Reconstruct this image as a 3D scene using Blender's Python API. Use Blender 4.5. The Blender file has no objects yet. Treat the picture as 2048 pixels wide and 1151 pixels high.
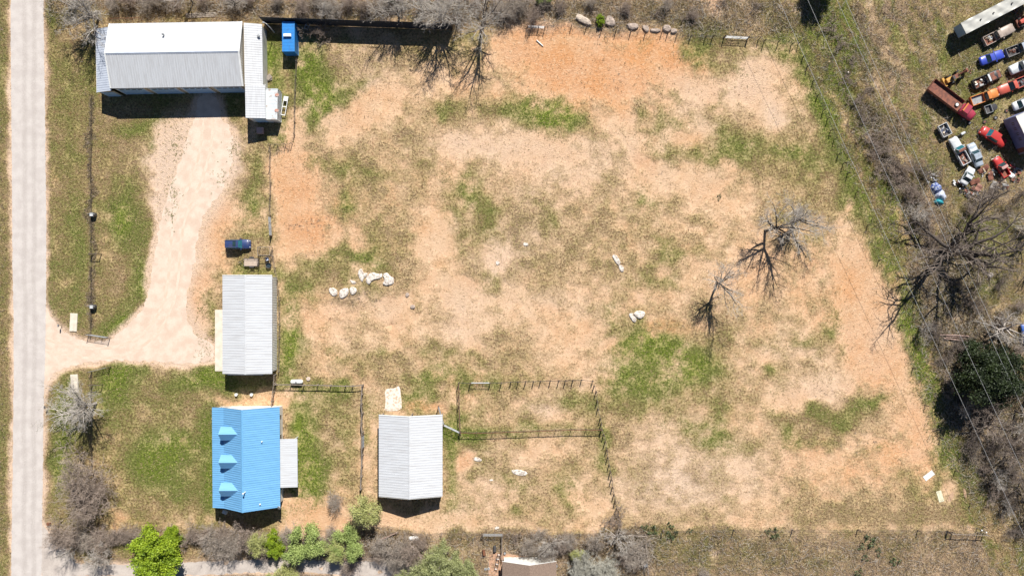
import bpy, bmesh, math, random
import numpy as np
from mathutils import Vector, Matrix, noise as mnoise
R = math.radians
SC = bpy.context.scene
COL = SC.collection
# ------------------------------------------------------------------ camera, sky, sun, exposure
H = 136.53
cd = bpy.data.cameras.new("camera"); cam = bpy.data.objects.new("camera", cd); COL.objects.link(cam)
cam.location = (0, 0, H); cam.rotation_euler = (0, 0, 0)
cd.lens = 24; cd.sensor_width = 36; cd.clip_end = 4000; cd.clip_start = 1
SC.camera = cam
SUN_EL, SUN_AZ = 42.8, 15.0          # elevation; degrees from image up towards image right
w = bpy.data.worlds.new("World"); SC.world = w; w.use_nodes = True
nt = w.node_tree; nt.nodes.clear()
sky = nt.nodes.new("ShaderNodeTexSky"); sky.sky_type = 'NISHITA'; sky.sun_disc = False
sky.sun_elevation = R(SUN_EL); sky.sun_rotation = R(SUN_AZ); sky.altitude = 200; sky.air_density = 0.7; sky.dust_density = 0.0; sky.ozone_density = 2.0
bg = nt.nodes.new("ShaderNodeBackground"); bg.inputs[1].default_value = 0.05
ow = nt.nodes.new("ShaderNodeOutputWorld"); nt.links.new(sky.outputs[0], bg.inputs[0]); nt.links.new(bg.outputs[0], ow.inputs[0])
sl = bpy.data.lights.new("sun", 'SUN'); sl.energy = 5.0; sl.angle = R(0.5); sl.color = (1, 0.965, 0.90)
so = bpy.data.objects.new("sun", sl); COL.objects.link(so)
sd = Vector((math.sin(R(SUN_AZ)) * math.cos(R(SUN_EL)), math.cos(R(SUN_AZ)) * math.cos(R(SUN_EL)), math.sin(R(SUN_EL))))
so.rotation_euler = sd.to_track_quat('Z', 'Y').to_euler(); so.location = (30, 60, 80)
SC.view_settings.view_transform = 'Standard'; SC.view_settings.look = 'None'
SC.view_settings.exposure = 0.55; SC.view_settings.gamma = 1.0
SC.cycles.max_bounces = 5; SC.cycles.diffuse_bounces = 2; SC.cycles.glossy_bounces = 2; SC.cycles.transmission_bounces = 2
SC.cycles.transparent_max_bounces = 4; SC.cycles.caustics_reflective = False; SC.cycles.caustics_refractive = False

# ------------------------------------------------------------------ helpers
def G(px, py, h=0.0):
    """ground position (metres) of a thing whose point at height h stands over this place on the survey grid"""
    k = 0.1 * (H - h) / H
    return ((px - 1024) * k, (575.5 - py) * k)

def lin(c):
    return tuple(((v / 255) / 12.92 if v / 255 <= .04045 else ((v / 255 + .055) / 1.055) ** 2.4) for v in c)

MATS = {}
def mat(name, c, c2=None, rough=.7, metal=0.0, scale=3.0, bump=0.0, bscale=None, detail=4, lo=.35, hi=.65, spec=.5, coat=0, stretch=None):
    if name in MATS: return MATS[name]
    m = bpy.data.materials.new(name); m.use_nodes = True; t = m.node_tree; b = t.nodes["Principled BSDF"]
    b.inputs["Roughness"].default_value = rough; b.inputs["Metallic"].default_value = metal
    b.inputs["Specular IOR Level"].default_value = spec
    if coat: b.inputs["Coat Weight"].default_value = coat; b.inputs["Coat Roughness"].default_value = .08
    c2 = c2 or tuple(v * .78 for v in c)
    tc = t.nodes.new("ShaderNodeTexCoord"); n = t.nodes.new("ShaderNodeTexNoise"); n.inputs["Scale"].default_value = scale; n.inputs["Detail"].default_value = detail
    src = tc.outputs["Object"]
    if stretch:
        mp = t.nodes.new("ShaderNodeMapping"); mp.inputs["Scale"].default_value = stretch; t.links.new(src, mp.inputs[0]); src = mp.outputs[0]
    t.links.new(src, n.inputs["Vector"])
    mr = t.nodes.new("ShaderNodeMapRange"); mr.inputs[1].default_value = lo; mr.inputs[2].default_value = hi
    t.links.new(n.outputs[0], mr.inputs[0])
    mx = t.nodes.new("ShaderNodeMix"); mx.data_type = 'RGBA'; mx.inputs[6].default_value = (*c, 1); mx.inputs[7].default_value = (*c2, 1)
    t.links.new(mr.outputs[0], mx.inputs[0]); t.links.new(mx.outputs[2], b.inputs["Base Color"])
    if bump:
        n2 = t.nodes.new("ShaderNodeTexNoise"); n2.inputs["Scale"].default_value = bscale or scale * 4; n2.inputs["Detail"].default_value = 5
        t.links.new(src, n2.inputs["Vector"])
        bp = t.nodes.new("ShaderNodeBump"); bp.inputs["Strength"].default_value = 1; bp.inputs["Distance"].default_value = bump
        t.links.new(n2.outputs[0], bp.inputs["Height"]); t.links.new(bp.outputs[0], b.inputs["Normal"])
    MATS[name] = m
    return m

def tag(o, label=None, cat=None, group=None, kind=None):
    if label: o["label"] = label
    if cat: o["category"] = cat
    if group: o["group"] = group
    if kind: o["kind"] = kind
    return o

def empty(name, loc=(0, 0, 0), rz=0.0, label=None, cat=None, group=None):
    o = bpy.data.objects.new(name, None); COL.objects.link(o); o.location = loc; o.rotation_euler = (0, 0, rz); o.empty_display_size = .3
    return tag(o, label, cat, group)

def copy_tree(o, parent=None):
    c = o.copy(); COL.objects.link(c); c.parent = parent
    if parent is not None: c.matrix_parent_inverse = o.matrix_parent_inverse
    for ch in KIDS.get(o.name, []):
        copy_tree(ch, c)
    return c
KIDS = {}

def link(name, me, m, parent=None, smooth=False):
    o = bpy.data.objects.new(name, me); COL.objects.link(o)
    if m is not None: me.materials.append(m)
    if parent is not None:
        o.parent = parent; KIDS.setdefault(parent.name, []).append(o)
    if smooth: me.polygons.foreach_set("use_smooth", [True] * len(me.polygons))
    return o

class MB:
    """collects shapes for one mesh"""
    def __init__(s): s.v = []; s.f = []
    def add(s, vs, fs):
        b = len(s.v); s.v += [tuple(v) for v in vs]; s.f += [tuple(i + b for i in f) for f in fs]; return s
    def box(s, x0, x1, y0, y1, z0, z1, rz=0, c=None):
        vs = [(x, y, z) for z in (z0, z1) for y in (y0, y1) for x in (x0, x1)]
        if rz:
            c = c or ((x0 + x1) / 2, (y0 + y1) / 2); ca, sa = math.cos(rz), math.sin(rz)
            vs = [(c[0] + (x - c[0]) * ca - (y - c[1]) * sa, c[1] + (x - c[0]) * sa + (y - c[1]) * ca, z) for x, y, z in vs]
        return s.add(vs, [(0, 2, 3, 1), (4, 5, 7, 6), (0, 1, 5, 4), (2, 6, 7, 3), (0, 4, 6, 2), (1, 3, 7, 5)])
    def prism(s, poly, z0, z1):
        n = len(poly); vs = [(x, y, z0) for x, y in poly] + [(x, y, z1) for x, y in poly]
        return s.add(vs, [tuple(range(n - 1, -1, -1)), tuple(range(n, 2 * n))] + [(i, (i + 1) % n, n + (i + 1) % n, n + i) for i in range(n)])
    def tube(s, pts, rad, n=6, cap=True):
        pts = [Vector(p) for p in pts]
        if not hasattr(rad, '__len__'): rad = [rad] * len(pts)
        vs = []
        for i, p in enumerate(pts):
            d = (pts[min(i + 1, len(pts) - 1)] - pts[max(i - 1, 0)]).normalized()
            a = d.cross(Vector((0, 0, 1)) if abs(d.z) < .9 else Vector((1, 0, 0))).normalized(); b = d.cross(a)
            vs += [p + (a * math.cos(2 * math.pi * k / n) + b * math.sin(2 * math.pi * k / n)) * rad[i] for k in range(n)]
        fs = [(i * n + k, i * n + (k + 1) % n, (i + 1) * n + (k + 1) % n, (i + 1) * n + k) for i in range(len(pts) - 1) for k in range(n)]
        if cap: fs += [tuple(range(n - 1, -1, -1)), tuple(range((len(pts) - 1) * n, len(pts) * n))]
        return s.add(vs, fs)
    def quad(s, *p): return s.add(p, [tuple(range(len(p)))])
    def ribs(s, A, B, C, D, pitch=.4, h=.05, back=.05):
        """ribbed metal sheet, ribs run A->D, repeated along A->B"""
        A, B, C, D = map(Vector, (A, B, C, D)); L = (B - A).length; n = (B - A).cross(D - A).normalized()
        if n.z < -.05: n = -n
        k = max(1, round(L / pitch)); us = []
        for i in range(k):
            u0 = i / k; us += [(u0, 0), (u0 + .72 / k, 0), (u0 + .80 / k, h), (u0 + .92 / k, h)]
        us.append((1, 0)); vs = []
        for u, o in us: vs.append(A.lerp(B, u) + n * o); vs.append(D.lerp(C, u) + n * o)
        m = len(us); fs = [(2 * i, 2 * i + 2, 2 * i + 3, 2 * i + 1) for i in range(m - 1)]
        b = 2 * m
        vs += [A - n * back, B - n * back, C - n * back, D - n * back]
        fs += [(b, b + 3, b + 2, b + 1), (b, 0, 1, b + 3), (b + 1, b + 2, 2 * m - 1, 2 * m - 2)]
        fs += [tuple([b + 1] + list(range(2 * m - 2, -1, -2)) + [b]), tuple([b + 3] + list(range(1, 2 * m, 2)) + [b + 2])]
        return s.add(vs, fs)
    def build(s, name, m, parent=None, smooth=False):
        me = bpy.data.meshes.new(name); me.from_pydata(s.v, [], s.f); me.validate(); me.update()
        return link(name, me, m, parent, smooth)

def mesh_np(name, V, F, m, parent=None, smooth=False, attrs=None):
    V = np.asarray(V, dtype=np.float32); F = np.asarray(F, dtype=np.int32); k = F.shape[1]
    me = bpy.data.meshes.new(name); me.vertices.add(len(V)); me.vertices.foreach_set("co", V.ravel())
    me.loops.add(F.size); me.loops.foreach_set("vertex_index", F.ravel())
    me.polygons.add(len(F)); me.polygons.foreach_set("loop_start", np.arange(0, F.size, k, dtype=np.int32))
    me.polygons.foreach_set("loop_total", np.full(len(F), k, dtype=np.int32))
    for an, arr in (attrs or {}).items():
        a = me.color_attributes.new(an, 'FLOAT_COLOR', 'POINT'); a.data.foreach_set("color", np.asarray(arr, dtype=np.float32).ravel())
    me.update(calc_edges=True)
    return link(name, me, m, parent, smooth)

# value noise for patch shapes
_rs = np.random.RandomState(7); _T = _rs.rand(512, 512)
def vn(x, y, seed=0):
    x = x + seed * 37.31; y = y + seed * 91.7
    xi = np.floor(x).astype(int); yi = np.floor(y).astype(int); fx = x - xi; fy = y - yi
    fx = fx * fx * (3 - 2 * fx); fy = fy * fy * (3 - 2 * fy)
    a = _T[xi & 511, yi & 511]; b = _T[(xi + 1) & 511, yi & 511]; c = _T[xi & 511, (yi + 1) & 511]; d = _T[(xi + 1) & 511, (yi + 1) & 511]
    return (a * (1 - fx) + b * fx) * (1 - fy) + (c * (1 - fx) + d * fx) * fy
def fbm(x, y, seed=0, o=4):
    r = 0; a = .5; t = 0
    for i in range(o): r = r + a * vn(x * 2 ** i, y * 2 ** i, seed + i * 3); t += a; a *= .55
    return r / t
def inpoly(px, py, poly):
    c = np.zeros(px.shape, bool); n = len(poly)
    for i in range(n):
        x0, y0 = poly[i]; x1, y1 = poly[(i + 1) % n]
        if y0 == y1: continue
        c ^= ((y0 > py) != (y1 > py)) & (px < (x1 - x0) * (py - y0) / (y1 - y0) + x0)
    return c
def strokedist(px, py, pts):
    d = np.full(px.shape, 1e9)
    for (x0, y0), (x1, y1) in zip(pts[:-1], pts[1:]):
        dx, dy = x1 - x0, y1 - y0; t = np.clip(((px - x0) * dx + (py - y0) * dy) / (dx * dx + dy * dy + 1e-9), 0, 1)
        d = np.minimum(d, np.hypot(px - x0 - t * dx, py - y0 - t * dy))
    return d
# ------------------------------------------------------------------ ground
ROAD = [(20,-400),(21,0),(23,250),(25,500),(28,700),(26,900),(22,1151),(20,1700),(85,1700),(84,1151),(84,1060),(86,950),(87,860),(88,790),(90,730),(92,640),(93,500),(91,300),(89,120),(87,0),(88,-400)]
DRIVE = [(84,800),(92,770),(108,745),(140,730),(180,722),(230,719),(300,722),(380,727),(426,722),(430,690),(392,672),(374,640),(372,590),(384,545),(392,505),(400,450),(410,428),(426,404),(444,382),(458,350),(466,310),(466,275),(456,250),(440,234),(438,190),(394,190),(390,236),(378,262),(366,300),(352,345),(338,385),(328,415),(320,445),(314,480),(306,520),(302,560),(294,600),(276,630),(250,656),(225,676),(200,684),(172,682),(150,674),(128,662),(110,646),(99,630),(92,610),(86,640),(84,700)]
SIDE = [(80,1040),(96,1062),(112,1080),(128,1096),(140,1112),(150,1126),(190,1128),(260,1128),(380,1124),(500,1118),(600,1118),(700,1122),(760,1120),(900,1130),(900,1150),(760,1152),(700,1150),(600,1142),(500,1144),(420,1148),(300,1150),(200,1150),(130,1151),(110,1170),(84,1190)]
def smoothpoly(pts, it=2):
    for _ in range(it):
        q = []
        for i in range(len(pts)):
            a, b = pts[i], pts[(i + 1) % len(pts)]
            q += [(a[0] * .75 + b[0] * .25, a[1] * .75 + b[1] * .25), (a[0] * .25 + b[0] * .75, a[1] * .25 + b[1] * .75)]
        pts = q
    return pts
def dense(pts, step=3.0, jit=2.5, seed=1):
    out = []
    for i in range(len(pts)):
        a, b = pts[i], pts[(i + 1) % len(pts)]; L = math.hypot(b[0] - a[0], b[1] - a[1]); n = max(1, int(L / step))
        for k in range(n):
            t = k / n; x = a[0] + (b[0] - a[0]) * t; y = a[1] + (b[1] - a[1]) * t; nx, ny = -(b[1] - a[1]) / (L + 1e-9), (b[0] - a[0]) / (L + 1e-9)
            j = (float(fbm(np.array(x / 9.), np.array(y / 9.), seed, 4)) - .5) * 2 * jit
            out.append((x + nx * j, y + ny * j))
    return out
road_p = smoothpoly(ROAD, 1); drive_p = smoothpoly(DRIVE, 2); side_p = smoothpoly(SIDE, 2)

xs = np.concatenate([np.array([-1500, -900, -500, -300, -200, -150, -125]), np.arange(-112, 112.01, .4), np.array([125, 150, 200, 300, 500, 900, 1500])])
ys = np.concatenate([np.array([-1500, -900, -500, -300, -200, -120, -90, -75]), np.arange(-66, 66.01, .4), np.array([75, 90, 120, 200, 300, 500, 900, 1500])])
X, Y = np.meshgrid(xs, ys); PX = 1024 + X * 10; PY = 575.5 - Y * 10
wx = PX + (fbm(PX / 45, PY / 45, 1) - .5) * 44 + (fbm(PX / 11, PY / 11, 5) - .5) * 13
wy = PY + (fbm(PX / 45, PY / 45, 9) - .5) * 44 + (fbm(PX / 11, PY / 11, 13) - .5) * 13
def blob(A, cx, cy, rx, ry, rot=0, s=1.0, p=1.3):
    ca, sa = math.cos(R(rot)), math.sin(R(rot)); dx = wx - cx; dy = wy - cy
    u = (dx * ca + dy * sa) / rx; v = (-dx * sa + dy * ca) / ry
    f = np.exp(-(.75 * (u * u + v * v)) ** p)
    A += s * f
def stroke(A, pts, wd, s=1.0, warp=True):
    d = strokedist(wx if warp else PX, wy if warp else PY, pts); A += s * np.exp(-(d / wd) ** 2.2)
def setpoly(A, poly, val, soft=True):
    m = inpoly(wx, wy, poly) if soft else inpoly(PX, PY, poly); A[m] = val
bare = np.full(X.shape, .20); lush = np.full(X.shape, .30); orange = np.full(X.shape, .12); dark = np.full(X.shape, .0); pink = np.full(X.shape, .15); rough = np.zeros(X.shape)
PAST = [(595,50),(1000,60),(1370,78),(1600,92),(1640,200),(1700,370),(1740,440),(1790,610),(1835,780),(1890,900),(1960,1058),(560,1062),(555,300),(595,290)]
NORTH = [(80,-200),(1560,-200),(1605,88),(1370,70),(1000,52),(540,30),(220,38),(100,30)]
EAST = [(1500,-200),(1640,-200),(1760,180),(1800,330),(1850,600),(1900,780),(2100,1200),(1990,1250),(1890,900),(1835,780),(1790,610),(1700,370),(1600,92)]
JUNK = [(1640,-200),(2500,-200),(2500,1400),(2100,1200),(1900,780),(1850,600),(1800,330),(1750,180)]
SOUTH = [(430,1062),(1960,1058),(2100,1300),(430,1300)]
WEST = [(88,-100),(200,180),(200,560),(300,680),(90,700)]
YARD = [(90,700),(430,720),(550,760),(560,1060),(90,1100)]
setpoly(lush, WEST, .50); setpoly(bare, WEST, .12); setpoly(dark, WEST, .04); setpoly(orange, WEST, .3)
setpoly(lush, YARD, .44); setpoly(bare, YARD, .14)
setpoly(bare, PAST, .42); setpoly(lush, PAST, .26)
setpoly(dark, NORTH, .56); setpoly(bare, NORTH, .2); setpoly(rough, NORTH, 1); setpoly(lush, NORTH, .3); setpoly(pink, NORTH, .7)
setpoly(dark, EAST, .24); setpoly(bare, EAST, .06); setpoly(rough, EAST, .8); setpoly(lush, EAST, .66)
setpoly(dark, JUNK, .38); setpoly(bare, JUNK, .18); setpoly(rough, JUNK, .45); setpoly(lush, JUNK, .52); setpoly(pink, JUNK, .7); setpoly(orange, JUNK, .05)
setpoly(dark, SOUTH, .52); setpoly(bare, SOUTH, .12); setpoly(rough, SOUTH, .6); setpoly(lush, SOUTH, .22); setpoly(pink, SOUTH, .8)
m = PX < 22; dark[m] = .34; lush[m] = .62; bare[m] = .05
# a strip of everything is smoothed once so that zones grade into each other
def soften(A, k=5):
    for ax in (0, 1):
        c = np.cumsum(np.pad(A, [(k + 1, k) if a == ax else (0, 0) for a in (0, 1)], mode='edge'), axis=ax)
        n = A.shape[ax]; sl1 = [slice(None)] * 2; sl2 = [slice(None)] * 2; sl1[ax] = slice(2 * k + 1, 2 * k + 1 + n); sl2[ax] = slice(0, n)
        A = (c[tuple(sl1)] - c[tuple(sl2)]) / (2 * k + 1)
    return A
bare, lush, orange, dark, pink, rough = [soften(a, 4) for a in (bare, lush, orange, dark, pink, rough)]
BARE = """735 225 85 42 -35 .75|690 245 40 30 0 .5|760 190 35 30 0 .5|850 150 60 22 15 .45|790 240 40 25 0 .3|850 185 90 22 0 .35|930 175 60 18 0 .35|1080 110 105 42 0 .75|1040 85 60 30 0 .5|1200 120 120 52 0 .65|1320 115 50 40 0 .6
1150 165 160 36 0 .45|1232 210 50 50 0 .5|1250 260 45 35 35 .4|1290 318 45 22 45 .55|1010 275 90 32 0 .65|1090 290 70 30 0 .55|900 335 45 45 0 .5|920 290 40 20 0 .5|1150 320 150 40 0 .42|1110 360 90 40 0 .25
1360 272 60 22 0 .5|1320 370 60 30 0 .6|1430 400 90 60 30 .5|1400 350 80 30 0 .3|1400 195 80 38 0 .5|1385 180 30 16 0 .3|1490 140 30 28 50 .6|1530 185 70 40 0 .5|1560 165 40 40 0 .5|1555 228 22 20 0 .6|1500 170 25 40 -30 .4
590 400 42 85 0 .85|575 325 38 45 0 .8|640 460 65 40 0 .6|592 260 14 40 0 .8|600 480 40 30 0 .4|870 450 32 45 0 .75|870 520 34 45 0 .55|900 570 45 25 0 .45|800 645 48 42 0 .85|795 602 42 14 0 .6
650 625 50 45 0 .5|690 660 60 40 0 .35|610 640 25 30 0 .3|930 640 42 60 0 .6|910 590 60 20 0 .4|985 525 26 22 0 .6|1000 500 26 22 0 .5|740 550 30 16 0 .3|1100 600 120 40 0 .36|1150 680 70 50 0 .55|1215 698 14 18 0 .7|1180 735 30 18 0 .5
1040 630 80 30 0 .25|1340 615 60 40 0 .45|1290 580 50 25 0 .3|1480 540 60 60 0 .4|1560 550 130 45 0 .38|1630 500 40 60 0 .3|1620 600 60 50 0 .3|1700 470 26 60 0 .7|1720 560 50 70 0 .7|1750 640 62 60 0 .75|1735 600 50 70 0 .5
1760 740 66 62 0 .9|1700 700 60 30 0 .45|1640 770 70 34 -15 .75|1580 800 60 22 -10 .5|1520 790 70 24 0 .35|1540 700 70 26 0 .45|1600 650 70 24 0 .3|1850 830 45 60 0 .65|1800 850 50 40 0 .6|1860 900 36 40 0 .6|1780 900 60 30 0 .35|1720 870 40 25 0 .3
1345 840 70 50 0 .5|1320 900 60 40 0 .4|1310 980 90 60 0 .42|1450 960 110 60 0 .38|1560 940 90 60 0 .36|1640 900 70 40 0 .35|1660 940 90 50 0 .45|1760 960 90 50 0 .45|1860 945 30 20 0 .4|1900 990 12 22 0 .8|1500 840 60 30 0 .3|1440 1010 160 36 0 .36
1080 815 48 22 20 .6|1000 830 30 14 0 .3|1050 870 70 12 0 .1|1010 905 80 20 0 .3|1090 890 60 26 0 .35|960 990 60 40 0 .35|1170 980 40 40 0 .5|1200 1020 40 30 0 .45|1190 900 26 20 0 .3|1090 770 14 10 0 .3|1190 770 30 20 0 .6|930 960 24 18 0 .3
640 1030 60 26 0 .85|600 1000 30 20 -40 .4|680 990 30 40 0 .3|742 950 10 60 0 .6|720 900 6 60 0 .5|840 1040 110 16 0 .7|770 1040 30 20 0 .4|500 806 70 9 0 .95|560 800 18 16 0 .7|525 790 60 12 0 .3|575 880 8 14 0 .5|850 815 24 10 0 .9|780 815 24 10 0 .5|740 850 6 20 0 .4
430 470 50 50 20 .65|400 560 20 90 8 .7|395 640 28 50 0 .7|470 430 40 16 0 .5|440 420 50 30 0 .5|410 700 34 22 0 .9|500 400 20 30 0 .15|380 300 70 60 0 .9|345 290 40 30 0 .6|500 270 14 40 0 .5|505 460 22 20 0 .25|440 540 30 30 0 .35|430 590 16 30 0 .3
220 430 14 8 0 .3|112 335 6 22 0 .2|115 470 7 18 0 .35|112 70 8 26 0 .4|260 430 8 6 0 .4|300 840 60 40 0 .2|360 890 80 20 0 .12|390 1035 70 14 -5 .5|230 1040 40 14 0 .55|210 900 22 30 0 .3|180 690 60 14 0 .4|320 880 30 12 0 .1|930 915 16 14 0 .9|1040 925 40 10 0 .15
1430 8 20 26 0 .5|1100 60 60 12 0 .6|1240 66 120 12 0 .6|650 55 200 10 0 .35|1440 1140 40 12 0 .3|1430 1100 10 20 -40 .5|1790 450 20 50 -25 .55|1800 530 16 60 -25 .35|1960 1090 6 60 0 .4|2000 200 40 20 0 .2|2040 240 20 10 0 .3|1860 440 14 14 0 .3|1000 1105 50 20 0 .4|2010 960 20 20 0 .3|1780 120 30 60 0 .2"""
LUSH = """630 160 30 60 0 .8|650 190 40 30 -20 .7|618 120 20 50 0 .7|640 225 22 34 0 .8|610 260 16 30 0 .6|700 175 30 18 -25 .5|690 70 60 14 0 .3|1075 222 66 30 15 .95|1000 225 40 18 5 .4|1130 235 30 24 0 .4|1110 235 40 28 0 .6|1120 205 24 22 0 .4|900 210 44 18 10 .5|878 230 8 12 0 .8|880 85 60 40 0 .35|960 90 30 30 0 .4|910 160 12 14 0 .6
1350 240 34 14 -25 .8|1330 205 40 18 -20 .45|1450 280 30 40 -40 .35|1350 300 60 14 25 .4|1440 215 24 20 0 .4|1480 140 22 12 30 .6|1430 130 60 12 15 .4|1400 100 40 24 0 .65|1280 90 16 14 0 .4|1550 100 60 18 0 .7|1480 300 90 34 0 .42|1570 308 26 10 0 .7|1445 320 40 14 0 .4|1600 330 50 40 0 .3|1360 120 16 20 0 .6
1612 140 12 34 -20 .6|1640 215 16 50 -20 .65|1660 270 16 50 -15 .65|1690 330 14 40 -15 .65|1710 385 22 40 -10 .6|1690 420 20 30 0 .5|930 360 40 24 0 .45|950 390 30 24 30 .55|905 430 14 14 0 .7|912 500 8 16 0 .6|700 405 26 16 0 .7|680 340 24 26 0 .5|635 335 14 16 0 .7|690 395 12 14 0 .5|740 340 30 20 0 .3|770 350 60 20 0 .25
960 450 44 44 0 .3|730 470 44 40 0 .36|700 520 60 30 0 .35|735 525 30 14 20 .6|810 500 24 20 0 .4|980 580 40 40 0 .3|1100 440 20 26 0 .4|1280 380 14 30 0 .55|1290 400 20 10 0 .5|1330 490 20 14 30 .7|1360 508 60 8 -10 .6|1320 560 40 26 0 .5|1350 570 16 12 0 .5|1260 560 24 16 0 .2|1220 620 20 24 0 .7|1255 638 8 8 0 .7|1290 625 24 20 0 .4|1190 490 30 12 0 .2
620 560 26 34 0 .45|583 600 10 40 0 .8|580 660 14 50 0 .95|572 720 12 40 0 .9|600 690 24 20 0 .6|620 590 16 12 0 .6|650 650 14 8 0 .8|670 695 16 8 0 .8|770 700 12 14 0 .6|700 560 20 20 0 .3|730 630 12 6 0 .6|680 725 50 20 0 .3|730 580 30 12 0 .3|850 710 14 14 0 .5
850 745 50 10 -10 .8|845 785 22 30 25 .85|820 805 20 14 0 .7|930 745 50 8 0 .7|880 730 20 10 0 .5|1000 760 80 10 0 .4|903 900 12 90 0 .95|905 1000 14 40 0 .7|900 1035 20 12 0 .5|890 850 16 30 0 .7|740 880 14 22 0 .8|735 830 12 12 0 .7|750 800 16 16 0 .3|1060 865 150 8 -1 .85|925 875 26 14 0 .8|930 780 24 24 0 .5|960 775 40 10 0 .6|930 830 20 12 0 .5|1040 800 20 30 0 .25|1140 800 40 30 0 .45|1115 820 16 12 0 .3
1200 860 10 50 -15 .5|1215 930 14 60 -10 .5|1250 995 12 12 0 .7|1140 990 30 40 0 .5|1030 1028 16 6 -20 .6|1020 960 30 16 0 .3|1030 975 10 10 0 .6|940 990 12 40 0 .3|970 870 20 40 0 .3
1290 690 80 32 0 .7|1370 750 90 60 10 .35|1270 740 60 60 0 .35|1305 680 24 8 0 .9|1350 720 60 36 20 .6|1400 740 40 26 0 .6|1250 760 60 40 0 .36|1290 800 60 40 0 .25|1400 850 60 14 0 .5|1440 880 30 22 0 .7|1400 885 24 12 0 .5|1480 900 40 20 0 .3|1440 815 30 20 0 .4|1590 885 30 18 0 .9|1570 860 16 14 0 .5|1650 880 20 12 0 .4|1670 640 10 36 0 .95|1690 690 10 14 0 .6|1650 820 30 10 0 .5|1735 812 24 8 -20 .9|1700 830 40 14 -10 .5|1770 800 24 6 0 .6|1540 820 20 12 0 .5|1535 735 20 12 0 .5|1790 885 30 8 0 .5|1800 950 16 6 0 .5|1600 680 50 14 0 .3|1640 650 30 20 0 .3|1620 510 50 20 0 .25|1580 440 20 14 0 .5|1640 470 24 10 0 .5
1850 990 40 40 0 .3|1300 1040 300 10 0 .0|1240 720 20 40 0 .3|1480 290 30 10 0 .3|1320 170 20 16 0 .2
330 915 60 44 -20 .75|350 890 50 26 0 .5|300 940 50 40 0 .5|370 980 60 22 0 .35|130 780 22 60 0 .6|125 880 24 60 0 .7|120 940 16 50 0 .5|250 745 40 22 0 .7|230 770 26 50 0 .6|210 800 20 60 0 .4|400 760 50 14 0 .55|370 760 40 20 0 .5|420 910 10 90 0 .95|415 980 14 30 0 .7|460 770 60 10 0 .6|430 750 30 10 0 .8|300 790 60 30 0 .2
250 400 30 60 0 .45|245 460 20 40 10 .85|235 430 20 30 0 .6|280 470 24 60 0 .5|270 600 24 60 20 .65|240 650 40 14 -20 .8|290 560 14 50 0 .5|300 300 10 20 0 .8|280 260 30 14 0 .7|240 260 20 14 0 .5|330 245 30 10 0 .7|330 200 70 20 0 .5|460 210 24 20 0 .6|140 250 14 120 0 .25|155 500 8 160 0 .35|97 450 5 200 0 .5|105 30 10 30 0 .6|190 120 16 60 0 .4|160 600 12 60 0 .2
545 110 14 50 0 1.1|555 190 16 26 0 .7|550 160 20 10 0 .7|575 115 16 20 0 .6|570 260 16 26 0 .8|550 285 30 8 0 .9|520 340 10 30 0 .7|505 400 18 26 0 .7|490 440 14 12 0 .5|520 470 30 8 0 .7|490 420 30 16 0 .4|478 545 26 10 0 .9|545 545 24 10 0 .7|420 600 6 20 0 .6|425 640 8 30 0 .6|430 560 20 14 0 .3|458 300 10 10 0 .3
640 800 50 26 0 .5|650 780 60 14 0 .5|620 880 24 50 0 .7|595 850 16 40 0 .8|620 970 26 60 10 .95|600 1000 26 26 0 .8|640 920 40 60 0 .4|700 870 16 60 0 .4|700 780 20 16 0 .5|590 900 12 60 0 .4|575 780 20 20 0 .5|585 1020 20 16 0 .7
1650 60 40 50 -30 .45|1550 40 24 50 -30 .4|1690 130 26 60 -25 .45|1600 160 20 60 -25 .3|1680 200 30 60 -25 .5|1720 100 20 60 -30 .3|1400 40 60 20 0 .3|1440 60 60 14 0 .4|1660 20 20 30 0 .5|1780 380 20 40 0 .5|1770 470 40 50 0 .3|1800 600 20 80 -10 .6|1830 700 20 60 -15 .7|1860 800 30 60 -20 .6|1900 900 30 60 -25 .7|1940 980 30 50 -30 .4|1900 600 30 40 0 .35|1960 520 40 40 0 .4|1970 450 50 20 0 .45|2000 700 20 40 0 .2|1975 580 16 16 0 .7|1850 250 40 40 0 .25|1940 200 40 40 0 .3|1950 130 60 60 0 .3|1870 320 12 12 0 .5|1500 1100 80 30 0 .3|1330 1090 60 30 0 .4|1400 1120 30 20 0 .4|1620 1120 60 20 0 .2|1820 1085 60 14 0 .2|930 1090 26 40 0 .25|600 1130 60 14 0 .3|240 1090 40 20 0 .4|1180 1060 60 8 0 .2"""
ORNG = """1250 130 130 55 0 .7|1080 110 90 40 0 .5|1360 115 30 30 0 .8|1320 85 80 16 0 .7|1120 62 100 10 0 .8|1250 66 90 8 0 .9|1190 200 80 60 0 .3|1235 200 30 40 0 .3|1100 150 80 30 0 .25|600 420 60 80 0 .5|620 455 40 30 0 .5|580 340 40 50 0 .35|430 470 50 60 0 .6|390 590 20 80 0 .6|410 700 30 20 0 .3|640 1030 60 26 0 .4|1760 740 60 50 0 .45|1720 600 60 120 0 .3|1840 860 60 70 0 .4|1650 940 120 60 0 .3|1800 930 80 50 0 .3|1290 320 30 20 0 .4|930 915 20 16 0 .9|850 815 24 10 0 .8|1345 660 60 20 0 .5|1560 560 140 70 0 .25|720 500 80 20 0 .35|640 620 60 50 0 .3|700 420 60 60 0 .25|500 806 70 12 0 .3|230 1040 60 16 0 .5|1330 650 30 10 0 .4|1000 190 60 20 0 .3|735 225 85 42 -35 .15|1040 85 50 30 0 .3|112 200 8 300 0 .3|1000 1110 40 20 0 .5|1430 8 20 26 0 .5|1800 470 30 60 -25 .4|1880 1050 60 6 0 .3|1560 1052 300 6 0 .35|1950 880 20 20 0 .3"""
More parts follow.
